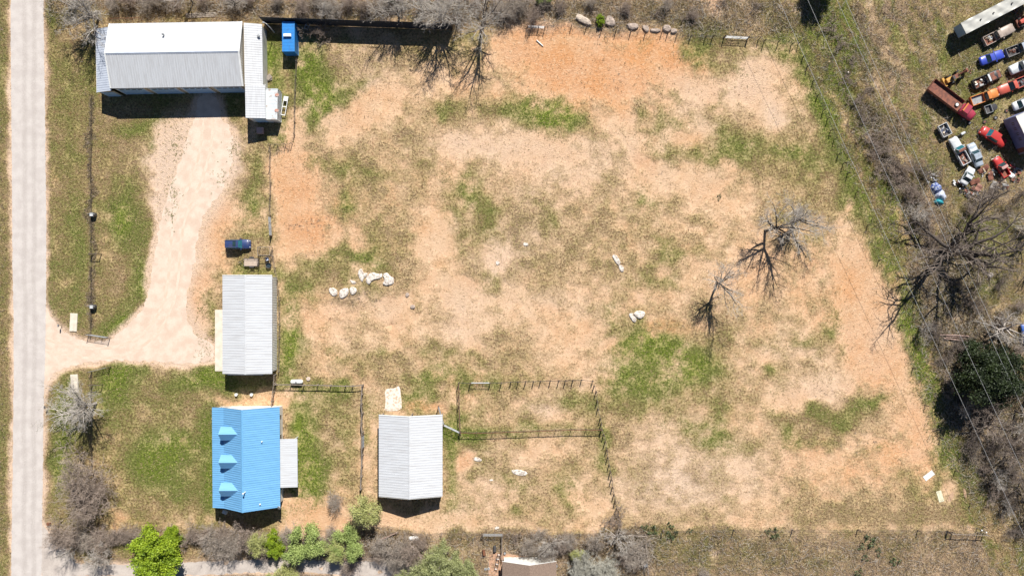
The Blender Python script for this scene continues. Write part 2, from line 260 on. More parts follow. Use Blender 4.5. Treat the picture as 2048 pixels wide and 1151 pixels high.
DARK = """720 600 60 22 -10 .6|1070 225 40 14 0 .2|650 440 40 18 0 .35|610 455 30 12 0 .35|1230 160 30 26 30 .25|1360 105 14 18 0 .5|1560 290 60 10 0 .3|1340 350 30 14 0 .3|1380 490 40 20 0 .1|570 302 18 12 0 .9|1640 780 24 14 0 .45|1660 700 16 12 0 .35|1350 640 40 14 0 .3|1290 225 20 50 20 .25|880 120 60 40 0 .1|1700 870 60 24 0 .25|1740 900 40 20 0 .25|1480 320 60 12 0 .2|610 500 30 14 0 .3|1790 260 30 60 -35 .5|1840 400 50 60 0 .4|1900 520 60 80 0 .35|1880 620 60 60 0 .4|1960 700 80 60 0 .5|1960 830 70 80 -20 .6|2020 950 60 60 0 .6|1700 120 60 60 0 .2|1730 230 20 30 -30 .4|1760 300 20 30 -30 .5|1630 20 40 26 0 .3|1100 1090 120 20 0 .3|300 1065 200 12 0 .5|660 1100 150 30 0 .4|1270 1090 40 50 0 .3|220 120 40 60 0 .25|950 25 120 26 0 .25|450 20 100 20 0 .2|620 25 80 20 0 .2|170 1000 60 60 0 .3|1560 250 30 20 0 .2|120 20 30 40 0 .1|183 350 5 160 0 .5|183 550 5 100 0 .5|183 900 5 160 0 .3"""
PINK = """950 290 110 34 0 .5|1150 330 160 50 0 .35|1400 200 90 50 0 .35|1080 815 50 26 0 .5|930 640 50 60 0 .4|1000 500 60 60 0 .5|985 525 30 26 0 .3|1070 440 60 60 0 .3|1330 970 90 60 0 .5|1440 940 140 70 0 .4|1000 960 90 60 0 .3|1500 150 40 60 -30 .5|1555 228 26 24 0 .6|1640 780 60 34 0 .4|720 130 80 40 0 .4|740 160 20 10 0 .4|300 850 80 40 0 .15|1340 860 60 50 0 .3|1100 600 80 30 0 .3|1750 690 60 60 0 .15|470 340 16 50 0 .5|1600 700 60 20 0 .3|720 610 60 30 0 .4"""
for A, S in ((bare, BARE), (lush, LUSH), (orange, ORNG), (dark, DARK), (pink, PINK)):
    for l in S.replace("\n", "|").split("|"):
        a = [float(q) for q in l.split()]; blob(A, *a[:4], rot=a[4], s=a[5])
bare -= .22 * np.clip((PX - 1150) / 150, 0, 1) * np.clip((PY - 760) / 60, 0, 1) * (bare > .3) + .12 * np.clip((PX - 1500) / 150, 0, 1) * (bare > .3)
dark += .35 * np.exp(-(strokedist(wx, wy, [(1880,560),(1950,760),(1990,900),(2045,1040)]) / 55) ** 2)  # shadow under the right-hand wood, painted into the ground colour
# worn strips, paths and fence lines
stroke(bare, [(560,1052),(900,1048),(1300,1050),(1700,1050),(1950,1056)], 8, .55)
stroke(bare, [(1225,265),(1260,300),(1310,345),(1350,375),(1440,440)], 4, .5); stroke(bare, [(590,240),(600,290),(580,340)], 8, .5)
stroke(bare, [(1110,540),(1160,570),(1210,590)], 5, .35); stroke(lush, [(1290,230),(1310,290),(1350,330)], 7, .45); stroke(lush, [(1590,300),(1640,330)], 8, .4)
stroke(lush, [(1715,400),(1760,500),(1800,600),(1830,700),(1860,790),(1900,880),(1940,960)], 16, .32)
stroke(bare, [(1640,90),(1660,150),(1690,240),(1700,290)], 5, .5); stroke(dark, [(1735,240),(1750,280),(1780,330),(1815,400),(1850,480)], 11, .7)
stroke(bare, [(1740,265),(1755,300)], 5, .9); stroke(lush, [(598,110),(592,180),(590,240),(588,285)], 6, .6); stroke(lush, [(560,560),(566,640),(563,700),(556,760)], 7, .5)
for pts, wd, sg in (([(1330,440),(1400,470),(1470,520)],2.5,.5),([(1000,560),(1060,580),(1130,640),(1180,700)],2.5,.4),([(1650,470),(1690,560),(1700,640)],3,.45),([(1480,980),(1490,1010)],2.5,.6),([(1180,320),(1240,350),(1290,420)],2.5,.4),([(1700,860),(1760,880),(1830,910)],2.5,.6),([(1560,960),(1565,1000),(1540,1030),(1490,1045)],2.5,.5),([(700,500),(820,560),(880,600)],3,.35),([(1230,650),(1240,740),(1225,800)],3,.3)): stroke(bare, pts, wd, sg)
for pts, wd, sg in (([(1290,225),(1270,280),(1320,330)],5,.5),([(1510,730),(1560,760),(1640,830),(1700,850)],6,.4),([(1640,650),(1680,700),(1700,720)],4,.5),([(840,660),(900,700),(960,720)],7,.4),([(640,500),(720,520),(820,560)],6,.35),([(1690,810),(1740,806),(1790,796)],4,.5),([(1620,900),(1700,910),(1780,890)],5,.35),([(960,420),(1000,480),(990,560)],8,.3)): stroke(lush, pts, wd, sg); stroke(bare, pts, wd, -sg * .8)
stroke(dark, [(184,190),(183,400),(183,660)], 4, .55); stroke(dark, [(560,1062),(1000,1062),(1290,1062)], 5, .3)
blob(bare, 345, 310, 30, 70, 10, .7); blob(bare, 472, 310, 16, 60, 0, .5); blob(bare, 322, 380, 14, 60, 0, .6); blob(pink, 340, 330, 50, 90, 0, 1.0); blob(orange, 340, 330, 50, 90, 0, -.6)
for p, wd in ((road_p, 4), (drive_p, 8), (side_p, 5)):
    d = strokedist(wx * .35 + PX * .65, wy * .35 + PY * .65, list(p) + [p[0]]); ins = inpoly(PX, PY, p); d[ins] = 0
    bare += 1.1 * np.exp(-(d / wd) ** 1.6); pink += .9 * np.exp(-(d / (wd * 3)) ** 2); lush -= .0; lush -= .5 * np.exp(-(d / wd) ** 2) * (bare > .6); orange += .12 * np.exp(-(d / wd) ** 1.6)
m1 = (fbm(PX / 60, PY / 60, 31) - .5); m2 = (fbm(PX / 18, PY / 18, 41) - .5); m3 = (fbm(PX / 7, PY / 7, 47) - .5); m4 = (np.abs(fbm(PX / 26 + PY / 60, PY / 26, 87, 5) - .5) < .035) * 1.0
bare = bare * .70 + .03 + .22 * soften(m4, 1) * (bare > .3) + .50 * m1 + .95 * m2 + .70 * m3; lush = lush * .92 + .45 * (fbm(PX / 50, PY / 50, 51) - .5) + .75 * (fbm(PX / 16, PY / 16, 57) - .5) - .35 * np.clip(bare - .6, 0, .6)
bare, lush = soften(bare, 1), soften(lush, 2)
dark += .30 * (fbm(PX / 30, PY / 30, 61) - .5) + .35 * (fbm(PX / 9, PY / 9, 67) - .5) * (.3 + rough); orange += .8 * (fbm(PX / 34, PY / 34, 71) - .47); pink += .5 * (fbm(PX / 35, PY / 35, 77) - .5)
uu = (wx * .42 + wy * .907); vv = (wx * .907 - wy * .42); em = soften((inpoly(wx, wy, EAST) | (inpoly(wx, wy, JUNK) & (wx < 1900) & (wy < 500))) * 1.0, 6)
st_ = fbm(uu / 70, vv / 9, 91, 4) - .5; st2 = fbm(uu / 50, vv / 7, 97, 4) - .5; lush += 1.6 * st_ * em; dark += 1.3 * st2 * em; lush -= .12 * em; pink += .8 * st2 * em
inf = (np.abs(X) < 112) & (np.abs(Y) < 66)
# terrain: the wet-weather gully on the east side and the burn pit
Z = np.zeros(X.shape)
gd = strokedist(wx, wy, [(1700,150),(1725,215),(1745,265),(1762,300),(1790,345),(1830,430)])
Z -= .75 * np.exp(-(gd / 6) ** 2); Z += .16 * np.exp(-((gd - 15) / 7) ** 2)
Z -= .5 * np.exp(-(((PX - 782) / 4) ** 2 + ((PY - 650) / 4) ** 2))
Z += (.10 * (fbm(PX / 16, PY / 16, 83) - .5)) * np.clip(rough, 0, 1)
far = np.clip((np.maximum(np.abs(X), np.abs(Y) * 1.6) - 300) / 1200, 0, 1); Z -= far * .5
V = np.stack([X, Y, Z], -1).reshape(-1, 3); nx, ny = len(xs), len(ys)
ii = (np.arange(ny - 1)[:, None] * nx + np.arange(nx - 1)[None, :]).ravel(); F = np.stack([ii, ii + 1, ii + nx + 1, ii + nx], 1)
cl = lambda a: np.clip(a, 0, 1.6)
c1 = np.stack([cl(bare), cl(lush), cl(orange), np.ones(X.shape)], -1).reshape(-1, 4)
c2 = np.stack([cl(dark), cl(pink), cl(rough), np.ones(X.shape)], -1).reshape(-1, 4)

def nodes(m):
    t = m.node_tree; N = t.nodes; L = t.links
    class K: pass
    k = K(); k.t = t; k.b = N["Principled BSDF"]; k.link = L.new
    def tex(scale, detail=3, src=None, rough=.55, dist=0):
        n = N.new("ShaderNodeTexNoise"); n.inputs["Scale"].default_value = scale; n.inputs["Detail"].default_value = detail; n.inputs["Roughness"].default_value = rough; n.inputs["Distortion"].default_value = dist
        L.new(src or k.pos, n.inputs["Vector"]); return n.outputs[0]
    def math_(op, a, b=0.0, clamp=False):
        n = N.new("ShaderNodeMath"); n.operation = op; n.use_clamp = clamp
        for i, q in enumerate((a, b)):
            if isinstance(q, (int, float)): n.inputs[i].default_value = q
            else: L.new(q, n.inputs[i])
        return n.outputs[0]
    def rng(v, a, b, c=0, d=1):
        n = N.new("ShaderNodeMapRange"); n.interpolation_type = 'SMOOTHSTEP'
        for i, q in enumerate((v, a, b, c, d)):
            if isinstance(q, (int, float)): n.inputs[i].default_value = q
            else: L.new(q, n.inputs[i])
        return n.outputs[0]
    def mix(f, a, b):
        n = N.new("ShaderNodeMix"); n.data_type = 'RGBA'
        for i, q in ((0, f), (6, a), (7, b)):
            if isinstance(q, (int, float)): n.inputs[i].default_value = q
            elif isinstance(q, tuple): n.inputs[i].default_value = (*q[:3], 1)
            else: L.new(q, n.inputs[i])
        return n.outputs[2]
    k.tex, k.m, k.rng, k.mix = tex, math_, rng, mix
    tc = N.new("ShaderNodeTexCoord"); k.pos = tc.outputs["Object"]; k.N = N
    return k
gm = bpy.data.materials.new("pasture"); gm.use_nodes = True; k = nodes(gm)
def attr(name):
    a = k.N.new("ShaderNodeAttribute"); a.attribute_name = name; s = k.N.new("ShaderNodeSeparateColor"); k.link(a.outputs["Color"], s.inputs[0]); return s.outputs
a1 = attr("cover"); a2 = attr("litter")  # litter layer's dark channel also carries the shade painted under the wood
n_a = k.tex(.75, 5, rough=.62); n_b = k.tex(2.2, 5, rough=.70); n_c = k.tex(5.0, 3, rough=.75); n_d = k.tex(.35, 4); n_e = k.tex(1.6, 4, rough=.6, src=k.pos, dist=.6)
def lr(v, a, b):
    n = k.N.new("ShaderNodeMapRange"); k.link(v, n.inputs[0]); n.inputs[1].default_value = a; n.inputs[2].default_value = b; return n.outputs[0]
ua, ub, uc, ue = lr(n_a, .32, .68), lr(n_b, .30, .70), lr(n_c, .30, .70), lr(n_e, .32, .68)
def w3(x, y, z, p, q, r): return k.m('ADD', k.m('MULTIPLY', x, p), k.m('ADD', k.m('MULTIPLY', y, q), k.m('MULTIPLY', z, r)))
straw = k.mix(k.rng(w3(ub, uc, ue, .5, .3, .2), .25, .75), (.185, .118, .055), (.58, .415, .235))
straw = k.mix(k.rng(uc, .62, .95, 0, .7), straw, (.72, .55, .33))
straw = k.mix(k.rng(ue, .30, .05, 0, .5), straw, (.24, .12, .05))
straw = k.mix(k.m('MULTIPLY', a2[1], .55), straw, (.44, .31, .22))
olive = k.mix(k.rng(ub, .2, .8), (.145, .112, .038), (.36, .280, .118))
straw = k.mix(k.rng(k.m('ADD', w3(ua, ub, ue, .4, .2, .4), k.m('MULTIPLY', a1[1], .9)), .50, 1.05, 0, .85), straw, olive)
green = k.mix(k.rng(w3(ub, uc, ue, .5, .3, .2), .2, .8), (.095, .115, .020), (.265, .280, .082))
vivid = k.mix(k.rng(w3(ub, uc, ue, .5, .3, .2), .2, .8), (.070, .115, .010), (.240, .300, .045))
green = k.mix(k.rng(k.m('ADD', a1[1], k.m('MULTIPLY', ua, .3)), 1.05, 1.6), green, vivid)
gmask = k.rng(k.m('ADD', w3(ua, ub, uc, .35, .40, .25), a1[1]), .80, 1.50)
grass = k.mix(k.m('MULTIPLY', gmask, .94), straw, green)
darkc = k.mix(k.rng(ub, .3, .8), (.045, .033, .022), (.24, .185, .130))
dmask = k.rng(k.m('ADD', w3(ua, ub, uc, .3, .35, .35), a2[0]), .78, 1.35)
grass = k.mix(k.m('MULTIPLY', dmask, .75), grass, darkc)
soil = k.mix(k.rng(n_d, .35, .65), (.70, .475, .305), (.57, .375, .225))
soil = k.mix(k.m('MULTIPLY', a1[2], .95, True), soil, (.60, .285, .12))
soil = k.mix(k.m('MULTIPLY', a2[1], .85, True), soil, (.64, .48, .365))
soil = k.mix(k.rng(w3(ub, uc, ue, .3, .3, .4), .45, .85, .0, .6), soil, (.80, .57, .37))
soil = k.mix(k.rng(w3(ua, ub, uc, .3, .4, .3), .42, .12, 0, .5), soil, (.34, .19, .10))
bmask = k.rng(k.m('ADD', w3(ua, ub, uc, .30, .38, .32), k.m('MULTIPLY', a1[0], .95)), .72, 1.42)
spk = k.rng(k.m('ADD', w3(ub, uc, ue, .5, .5, 0), k.m('MULTIPLY', bmask, .09)), .32, .14, 0, .85)
col = k.mix(k.m('MULTIPLY', bmask, .97), grass, soil)
col = k.mix(spk, col, k.mix(gmask, (.16, .085, .045), (.05, .06, .02)))
k.link(col, k.b.inputs["Base Color"]); k.b.inputs["Roughness"].default_value = .95; k.b.inputs["Specular IOR Level"].default_value = .15
bp = k.N.new("ShaderNodeBump"); bp.inputs["Distance"].default_value = .34; bp.inputs["Strength"].default_value = 1.0
hgt = k.m('MULTIPLY', k.m('ADD', n_b, n_c), k.m('SUBTRACT', 1.0, k.m('MULTIPLY', bmask, .55)))
k.link(hgt, bp.inputs["Height"]); k.link(bp.outputs[0], k.b.inputs["Normal"])
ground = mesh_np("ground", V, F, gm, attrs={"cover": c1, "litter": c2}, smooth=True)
tag(ground, "wide pasture of dry grass, green patches and bare sandy soil", "ground", kind="structure")
GB, GL, GD, GRf = bare, lush, dark, rough
def gsample(A, px, py):
    i = np.clip(np.searchsorted(ys, (575.5 - py) / 10) , 0, ny - 1); j = np.clip(np.searchsorted(xs, (px - 1024) / 10), 0, nx - 1); return A[i, j]

def surf_mat(name, c, c2, c3, tracks=None):
    m = bpy.data.materials.new(name); m.use_nodes = True; q = nodes(m)
    global k; k = q
    a = q.tex(.5, 5); b = q.tex(4.5, 5, rough=.7); c_ = q.tex(14, 3, rough=.8)
    col = q.mix(q.rng(a, .35, .65), c, c2); col = q.mix(q.rng(b, .5, .72, 0, .55), col, c3); col = q.mix(q.rng(c_, .55, .75, 0, .4), col, tuple(v * 1.2 for v in c))
    if tracks:
        sp = q.N.new("ShaderNodeSeparateXYZ"); q.link(q.pos, sp.inputs[0])
        wob = q.m('ADD', sp.outputs[0], q.m('MULTIPLY', q.tex(.08, 2), 1.2))
        for cx in tracks:
            d = q.m('ABSOLUTE', q.m('SUBTRACT', wob, cx)); col = q.mix(q.m('MULTIPLY', q.rng(d, .75, .15), q.rng(b, .3, .6, .05, .55)), col, c3)
    q.link(col, q.b.inputs["Base Color"]); q.b.inputs["Roughness"].default_value = .92; q.b.inputs["Specular IOR Level"].default_value = .2
    bp = q.N.new("ShaderNodeBump"); bp.inputs["Distance"].default_value = .03; q.link(b, bp.inputs["Height"]); q.link(bp.outputs[0], q.b.inputs["Normal"])
    return m
def sheet(name, pts, z, m, label, jit=2.5, seed=1, cat="road"):
    pts = dense(pts, 3.0, jit, seed); bm = bmesh.new()
    vs = [bm.verts.new((*G(x, y), z)) for x, y in pts]
    es = [bm.edges.new((vs[i], vs[(i + 1) % len(vs)])) for i in range(len(vs))]
    bmesh.ops.triangle_fill(bm, use_beauty=True, edges=es)
    bmesh.ops.recalc_face_normals(bm, faces=bm.faces)
    for f in bm.faces:
        if f.normal.z < 0: f.normal_flip()
    me = bpy.data.meshes.new(name); bm.to_mesh(me); bm.free(); o = link(name, me, m)
    return tag(o, label, cat, kind="structure")
m_road = surf_mat("chipseal", (.57, .52, .485), (.50, .45, .42), (.39, .345, .315), tracks=(-96.9,-95.0))
m_drive = surf_mat("caliche", (.70, .56, .455), (.60, .46, .36), (.46, .33, .245))
m_side = surf_mat("gravel_lane", (.54, .475, .425), (.45, .39, .35), (.25, .205, .165))
sheet("driveway", drive_p, .008, m_drive, "pale caliche driveway curving from the road up to the long barn", 5.5, 3)
sheet("side_road", side_p, .012, m_side, "grey gravel lane leaving the road along the bottom edge", 3.5, 5)
sheet("road", road_p, .016, m_road, "straight pale chipseal road down the left side", 1.6, 7)

TP = smoothpoly([(88,688),(150,704),(222,708),(286,684),(330,630),(348,560),(350,490),(362,425),(392,365),(412,300),(417,236)], 0)
m_track = surf_mat("caliche_track", (.62, .475, .365), (.70, .56, .455), (.50, .36, .26))
for off, nm in ((-10, "left"), (10, "right")):
    L_, R_ = [], []
    for i, (x, y) in enumerate(TP):
        a, b_ = TP[max(i - 1, 0)], TP[min(i + 1, len(TP) - 1)]; dx, dy = b_[0] - a[0], b_[1] - a[1]; q = math.hypot(dx, dy); nx_, ny_ = -dy / q, dx / q
        L_.append((x + nx_ * (off - 2.6), y + ny_ * (off - 2.6))); R_.append((x + nx_ * (off + 2.6), y + ny_ * (off + 2.6)))
    pl = L_ + R_[::-1]
    sheet("wheel_track", smoothpoly(pl, 2), .0125, m_track, nm + " worn wheel track along the pale driveway", 2.2, 21 + off)
# ------------------------------------------------------------------ buildings
m_white = mat("white_metal_roof", (.57, .58, .60), (.46, .455, .46), rough=.42, metal=0, scale=.9, lo=.42, hi=.80, spec=.4, detail=8, stretch=(4, .35, .35))
m_galv = mat("galvalume_roof", (.52, .56, .64), (.46, .50, .58), rough=.4, metal=.08, scale=.9, lo=.35, hi=.7)
m_trimw = mat("white_trim", (.82, .82, .80), (.70, .70, .68), rough=.5)
m_tan = mat("tan_wall", (.60, .50, .34), (.52, .42, .28), rough=.7, scale=1.5)
m_whitewall = mat("white_wall", (.74, .72, .67), (.62, .60, .55), rough=.7, scale=1.2)
m_blue = mat("blue_metal_roof", (.17, .40, .65), (.13, .33, .56), rough=.45, scale=.9, lo=.4, hi=.75, detail=8, stretch=(4, .35, .35))
m_bluetrim = mat("blue_trim", (.16, .40, .66), (.13, .34, .58), rough=.45)
m_door = mat("garage_door_blue", (.44, .62, .80), (.38, .56, .74), rough=.5)  # one even pale blue for every door
m_glass = mat("window_glass", (.03, .045, .055), (.05, .07, .08), rough=.08, spec=.8)
m_grey = mat("grey_steel", (.42, .43, .44), (.32, .33, .34), rough=.45, metal=.4)
m_dark = mat("dark_steel", (.06, .06, .065), (.09, .08, .075), rough=.5)
m_conc = mat("concrete", (.56, .50, .43), (.44, .39, .33), rough=.9, scale=1.4, bump=.01)
m_slab = mat("pale_slab", (.72, .64, .53), (.60, .53, .43), rough=.9, scale=1.0, bump=.01)
m_wood = mat("weathered_wood", (.34, .29, .24), (.20, .16, .13), rough=.9, scale=2.0, stretch=(6, 1, 1))
m_rust = mat("rust", (.22, .09, .045), (.12, .05, .03), rough=.9, scale=2.5, bump=.01)

def vent(parent, x, y, z, r=.12, h=.5, name="roof_vent", m=None):
    b = MB(); b.tube([(x, y, z - .15), (x, y, z + h)], r, 10); b.tube([(x, y, z + h), (x, y, z + h + .1)], [r * 1.9, r * 1.2], 10); return b.build(name, m or m_grey, parent)
def place(name, cx, cy, rz, label, cat, group=None):
    x, y = G(cx, cy); return empty(name, (x, y, 0), R(rz), label, cat, group)

# ---- the long barn: ridge along local x
barn = place("metal_barn", 375, 126.7, .95, "long white and grey metal barn with four doors on its shaded side, beside the road", "barn")
L2 = 12.7; hN, hS, hr, dN, dS = 4.6, 4.6, 6.3, 6.35, 6.15
b = MB(); b.ribs((L2, 0, hr), (-L2, 0, hr), (-L2, dN, hN), (L2, dN, hN), .46, .035)
b.ribs((-L2, 0, hr), (L2, 0, hr), (L2, -dS, hS), (-L2, -dS, hS), .46, .035); rf = b.build("roof", m_white, barn)
b = MB()
for s, d, h in ((1, dN, hN), (-1, dS, hS)):
    b.add([(-L2 - .06, 0, hr + .05), (L2 + .06, 0, hr + .05), (L2 + .06, s * .22, hr + .05 - .22 * (hr - h) / d), (-L2 - .06, s * .22, hr + .05 - .22 * (hr - h) / d)], [(0, 1, 2, 3)])
b.tube([(-L2 - .06, 0, hr + .06), (L2 + .06, 0, hr + .06)], .05, 6); b.build("ridge_cap", m_galv, rf)
for sx in (-1, 1):
    b = MB()
    for s, d, h in ((1, dN, hN), (-1, dS, hS)):
        x = sx * (L2 + .05); b.add([(x - .13, 0, hr + .075), (x + .13, 0, hr + .075), (x + .13, s * d, h + .075), (x - .13, s * d, h + .075)], [(0, 1, 2, 3)])
        b.add([(sx * (L2 + .18), 0, hr + .07), (sx * (L2 + .18), s * d, h + .07), (sx * (L2 + .18), s * d, h - .2), (sx * (L2 + .18), 0, hr - .2)], [(0, 1, 2, 3)])
    b.build("rake_trim", m_trimw, barn)
w_, t_ = L2 - .12, .2
b = MB(); e = .12
b.ribs((-w_, -dS + .25, 0), (w_, -dS + .25, 0), (w_, -dS + .25, hS - .1), (-w_, -dS + .25, hS - .1), .36, .03)
b.ribs((w_, dN - .25, 0), (-w_, dN - .25, 0), (-w_, dN - .25, hN - .1), (w_, dN - .25, hN - .1), .36, .03)
for sx in (1, -1):
    pts = [(sx * w_, -dS + .25), (sx * w_, dN - .25)]
    b.add([(sx * w_, -dS + .25, 0), (sx * w_, dN - .25, 0), (sx * w_, dN - .25, hN - .1), (sx * w_, 0, hr - .12), (sx * w_, -dS + .25, hS - .1)], [(0, 1, 2, 3, 4)])
b.build("wall", m_tan, barn)
b = MB()
for i in range(26):                                      # exposed ribs of the gable end over the low east roof
    y = -dS + .5 + i * .47; top = hN + (hr - hN) * (1 - abs(y) / 6.3) - .12; b.box(w_ + .004, w_ + .05, y - .06, y + .06, 3.9, top)
b.build("gable_rib", m_trimw, barn)
for cx in (-9.6, -3.3, 3.0, 9.35):
    d = empty("garage_door", (cx, -dS + .16, 0)); d.parent = barn; KIDS.setdefault(barn.name, []).append(d)
    b = MB(); b.box(-2.55, 2.55, -.03, .03, 0, 3.6)
    for z in (.9, 1.8, 2.7): b.box(-2.55, 2.55, -.045, -.031, z - .03, z + .03)
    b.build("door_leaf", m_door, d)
    b = MB()
    for i in range(4): b.box(-2.2 + i * 1.15, -1.35 + i * 1.15, -.05, -.046, 2.95, 3.35)
    b.build("pane", m_glass, d)
    b = MB(); b.box(-2.75, -2.552, -.06, .05, 0, 3.8); b.box(2.552, 2.75, -.06, .05, 0, 3.8); b.box(-2.55, 2.55, -.06, .05, 3.602, 3.8); b.build("frame", m_trimw, d)
vent(barn, -1.9, 5.9 - 2.6 + .4, 5.35)
b = MB(); b.box(-.35, .35, -.06, -.0, 2.45, 2.6); o = b.build("wall_light", m_dark, barn); o.location = (6.1, -dS + .2, 1.4)
# west lean-to
wl = MB(); x0, x1 = -16.3, -L2 - .2; ya, yb = -6.45, 5.95
wl.ribs((x0, ya, 3.2), (x0, yb, 3.2), (x1, yb, 4.15), (x1, ya, 4.15), .46, .035)
wl.v = [(x, y, z) for x, y, z in wl.v]; wl.build("side_roof", m_galv, barn)
b = MB(); b.box(x0 + .2, x0 + .26, ya + .15, yb - .15, 0, 3.1); b.box(x0 + .27, x1 - .02, ya + .15, ya + .21, 0, 3.25); b.box(x0 + .27, x1 - .02, yb - .21, yb - .15, 0, 3.25); b.build("side_wall", m_tan, barn)
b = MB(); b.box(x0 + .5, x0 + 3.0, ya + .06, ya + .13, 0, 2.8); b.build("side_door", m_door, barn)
MB().box(x0 - .06, x0 + .06, ya - .05, yb + .05, 3.08, 3.19).build("gutter", m_trimw, barn)
# east lean-to and its southern extension
el = MB(); x0, x1 = L2 + .2, 16.15
el.ribs((x1, 6.35, 3.1), (x1, -5.65, 3.1), (x0, -5.65, 3.95), (x0, 6.35, 3.95), .46, .035); el.build("side_roof", m_white, barn)
b = MB(); b.ribs((x1 - .2, -5.6, 0), (x1 - .2, 6.2, 0), (x1 - .2, 6.2, 3.05), (x1 - .2, -5.6, 3.05), .36, .045); b.box(x0, x1 - .27, 6.14, 6.2, 0, 3.15); b.build("side_wall", m_whitewall, barn)
b = MB(); b.box(x0 + .01, 16.75, -5.60, -5.54, 3.05, 3.3); b.build("side_trim", m_trimw, barn)
el = MB(); el.ribs((16.7, -5.68, 3.42), (16.7, -12.15, 3.42), (13.0, -12.15, 4.05), (13.0, -5.68, 4.05), .46, .035); el.build("porch_roof", m_white, barn)
b = MB(); b.box(13.2, 13.26, -12.0, -6.1, 0, 3.9); b.box(13.27, 16.5, -12.0, -11.94, 0, 3.4); b.box(16.44, 16.5, -11.93, -5.8, 0, 3.35); b.build("porch_wall", m_whitewall, barn)
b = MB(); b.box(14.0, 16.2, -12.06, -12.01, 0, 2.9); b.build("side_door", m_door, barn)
vent(barn, 15.6, 3.9, 3.3, .16, .3)

# ---- simple gabled shed with ridge along local x (rotate 90 for a north-south ridge)
def shed(root, L, dA, dB, hA, hB, hr, mA, mwall, over=.3, pitch=.5, rib=.03, ends=True, open_sides=False, ribwall=True, roofname="roof"):
    """A side = +y, B side = -y"""
    b = MB(); b.ribs((L, 0, hr), (-L, 0, hr), (-L, dA, hA), (L, dA, hA), pitch, rib); b.ribs((-L, 0, hr), (L, 0, hr), (L, -dB, hB), (-L, -dB, hB), pitch, rib)
    rf = b.build(roofname, mA, root)
    b = MB()
    for s, d, h in ((1, dA, hA), (-1, dB, hB)):
        b.add([(-L - .05, 0, hr + .055), (L + .05, 0, hr + .055), (L + .05, s * .2, hr + .055 - .2 * (hr - h) / d), (-L - .05, s * .2, hr + .055 - .2 * (hr - h) / d)], [(0, 1, 2, 3)])
    b.tube([(-L - .05, 0, hr + .06), (L + .05, 0, hr + .06)], .045, 6); b.build("ridge_cap", mA, rf)
    for sx in (-1, 1):
        b = MB()
        for s, d, h in ((1, dA, hA), (-1, dB, hB)):
            x = sx * L; b.add([(x - .08, 0, hr + .072), (x + .1 * sx + .0, 0, hr + .072), (x + .1 * sx, s * d, h + .072), (x - .08, s * d, h + .072)], [(0, 1, 2, 3)] if sx * s > 0 else [(3, 2, 1, 0)])
            b.add([(sx * (L + .1), 0, hr + .07), (sx * (L + .1), s * d, h + .07), (sx * (L + .1), s * d, h - .16), (sx * (L + .1), 0, hr - .16)], [(0, 1, 2, 3)])
        b.build("rake_trim", m_trimw if mA is not m_blue else m_bluetrim, root)
    if not open_sides:
        l = L - over; ya, yb = dA - over, -dB + over; za = hA + over * (hr - hA) / dA - .1; zb = hB + over * (hr - hB) / dB - .1
        b = MB()
        if ribwall:
            b.ribs((l, ya, 0), (-l, ya, 0), (-l, ya, za), (l, ya, za), .33, .05); b.ribs((-l, yb, 0), (l, yb, 0), (l, yb, zb), (-l, yb, zb), .33, .05)
        else:
            b.box(-l, l, ya - .06, ya, 0, za); b.box(-l, l, yb, yb + .06, 0, zb)
        for x in (-l + .03, l - .03): b.add([(x, yb + .08, 0), (x, ya - .08, 0), (x, ya - .08, za), (x, 0, hr - .12), (x, yb + .08, zb)], [(0, 1, 2, 3, 4)])
        b.build("wall", mwall, root)
    return rf
# middle shed, its ridge runs up the picture: local +x = up, local +y = left
sh = place("metal_shed", 507.3, 646.7, 90, "pale metal shed with ribbed roof and a long slab beside it, above the blue house", "shed")
shed(sh, 9.55, 4.75, 4.95, 3.5, 3.5, 4.35, m_white, m_whitewall, over=.3)
b = MB(); b.box(-9.95, -9.3, -2.9, 4.1, 2.6, 2.66); b.build("awning", m_galv, sh)
for y in (1.8, -1.6):
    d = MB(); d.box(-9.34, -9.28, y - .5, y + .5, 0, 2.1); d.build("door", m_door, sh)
sl_ = MB(); x0, y0 = G(430.5, 741.5); x1, y1 = G(462, 619); sl_.box(x0, x1, y0, y1, 0, .12)
tag(sl_.build("concrete_slab", m_slab, None), "long pale concrete slab along the left side of the pale shed", "slab")

# blue house
hs = place("blue_roofed_house", 510, 905, 90.4, "house with a bright blue metal roof and three small dormers", "house")
L = 9.75; hr = 6.6; xb, hb = 4.55, 4.0; xw, hw = 7.0, 3.5; xe, he = 6.15, 3.4
b = MB(); b.ribs((L, 0, hr), (-L, 0, hr), (-L, xb, hb), (L, xb, hb), .42, .05); b.ribs((L, xb, hb), (-L, xb, hb), (-L, xw, hw), (L, xw, hw), .42, .05)
b.ribs((-L, 0, hr), (L, 0, hr), (L, -xe, he), (-L, -xe, he), .42, .05); rf = b.build("roof", m_blue, hs)
b = MB()
for y0, z0, y1, z1 in ((0, hr + .06, .22, hr + .06 - .22 * .57), (0, hr + .06, -.22, hr + .06 - .22 * .52)): b.add([(-L - .03, y0, z0), (L + .03, y0, z0), (L + .03, y1, z1), (-L - .03, y1, z1)], [(0, 1, 2, 3)])
b.build("ridge_cap", m_bluetrim, rf)
for sx in (-1, 1):
    b = MB()
    for (ya, za, yb_, zb_) in ((0, hr, xb, hb), (xb, hb, xw, hw), (0, hr, -xe, he)):
        b.add([(sx * (L + .01), ya, za + .04), (sx * (L + .01), yb_, zb_ + .04), (sx * (L + .01), yb_, zb_ - .18), (sx * (L + .01), ya, za - .18)], [(0, 1, 2, 3)])
    b.build("rake_trim", m_bluetrim, hs)
l = L - .35; b = MB()
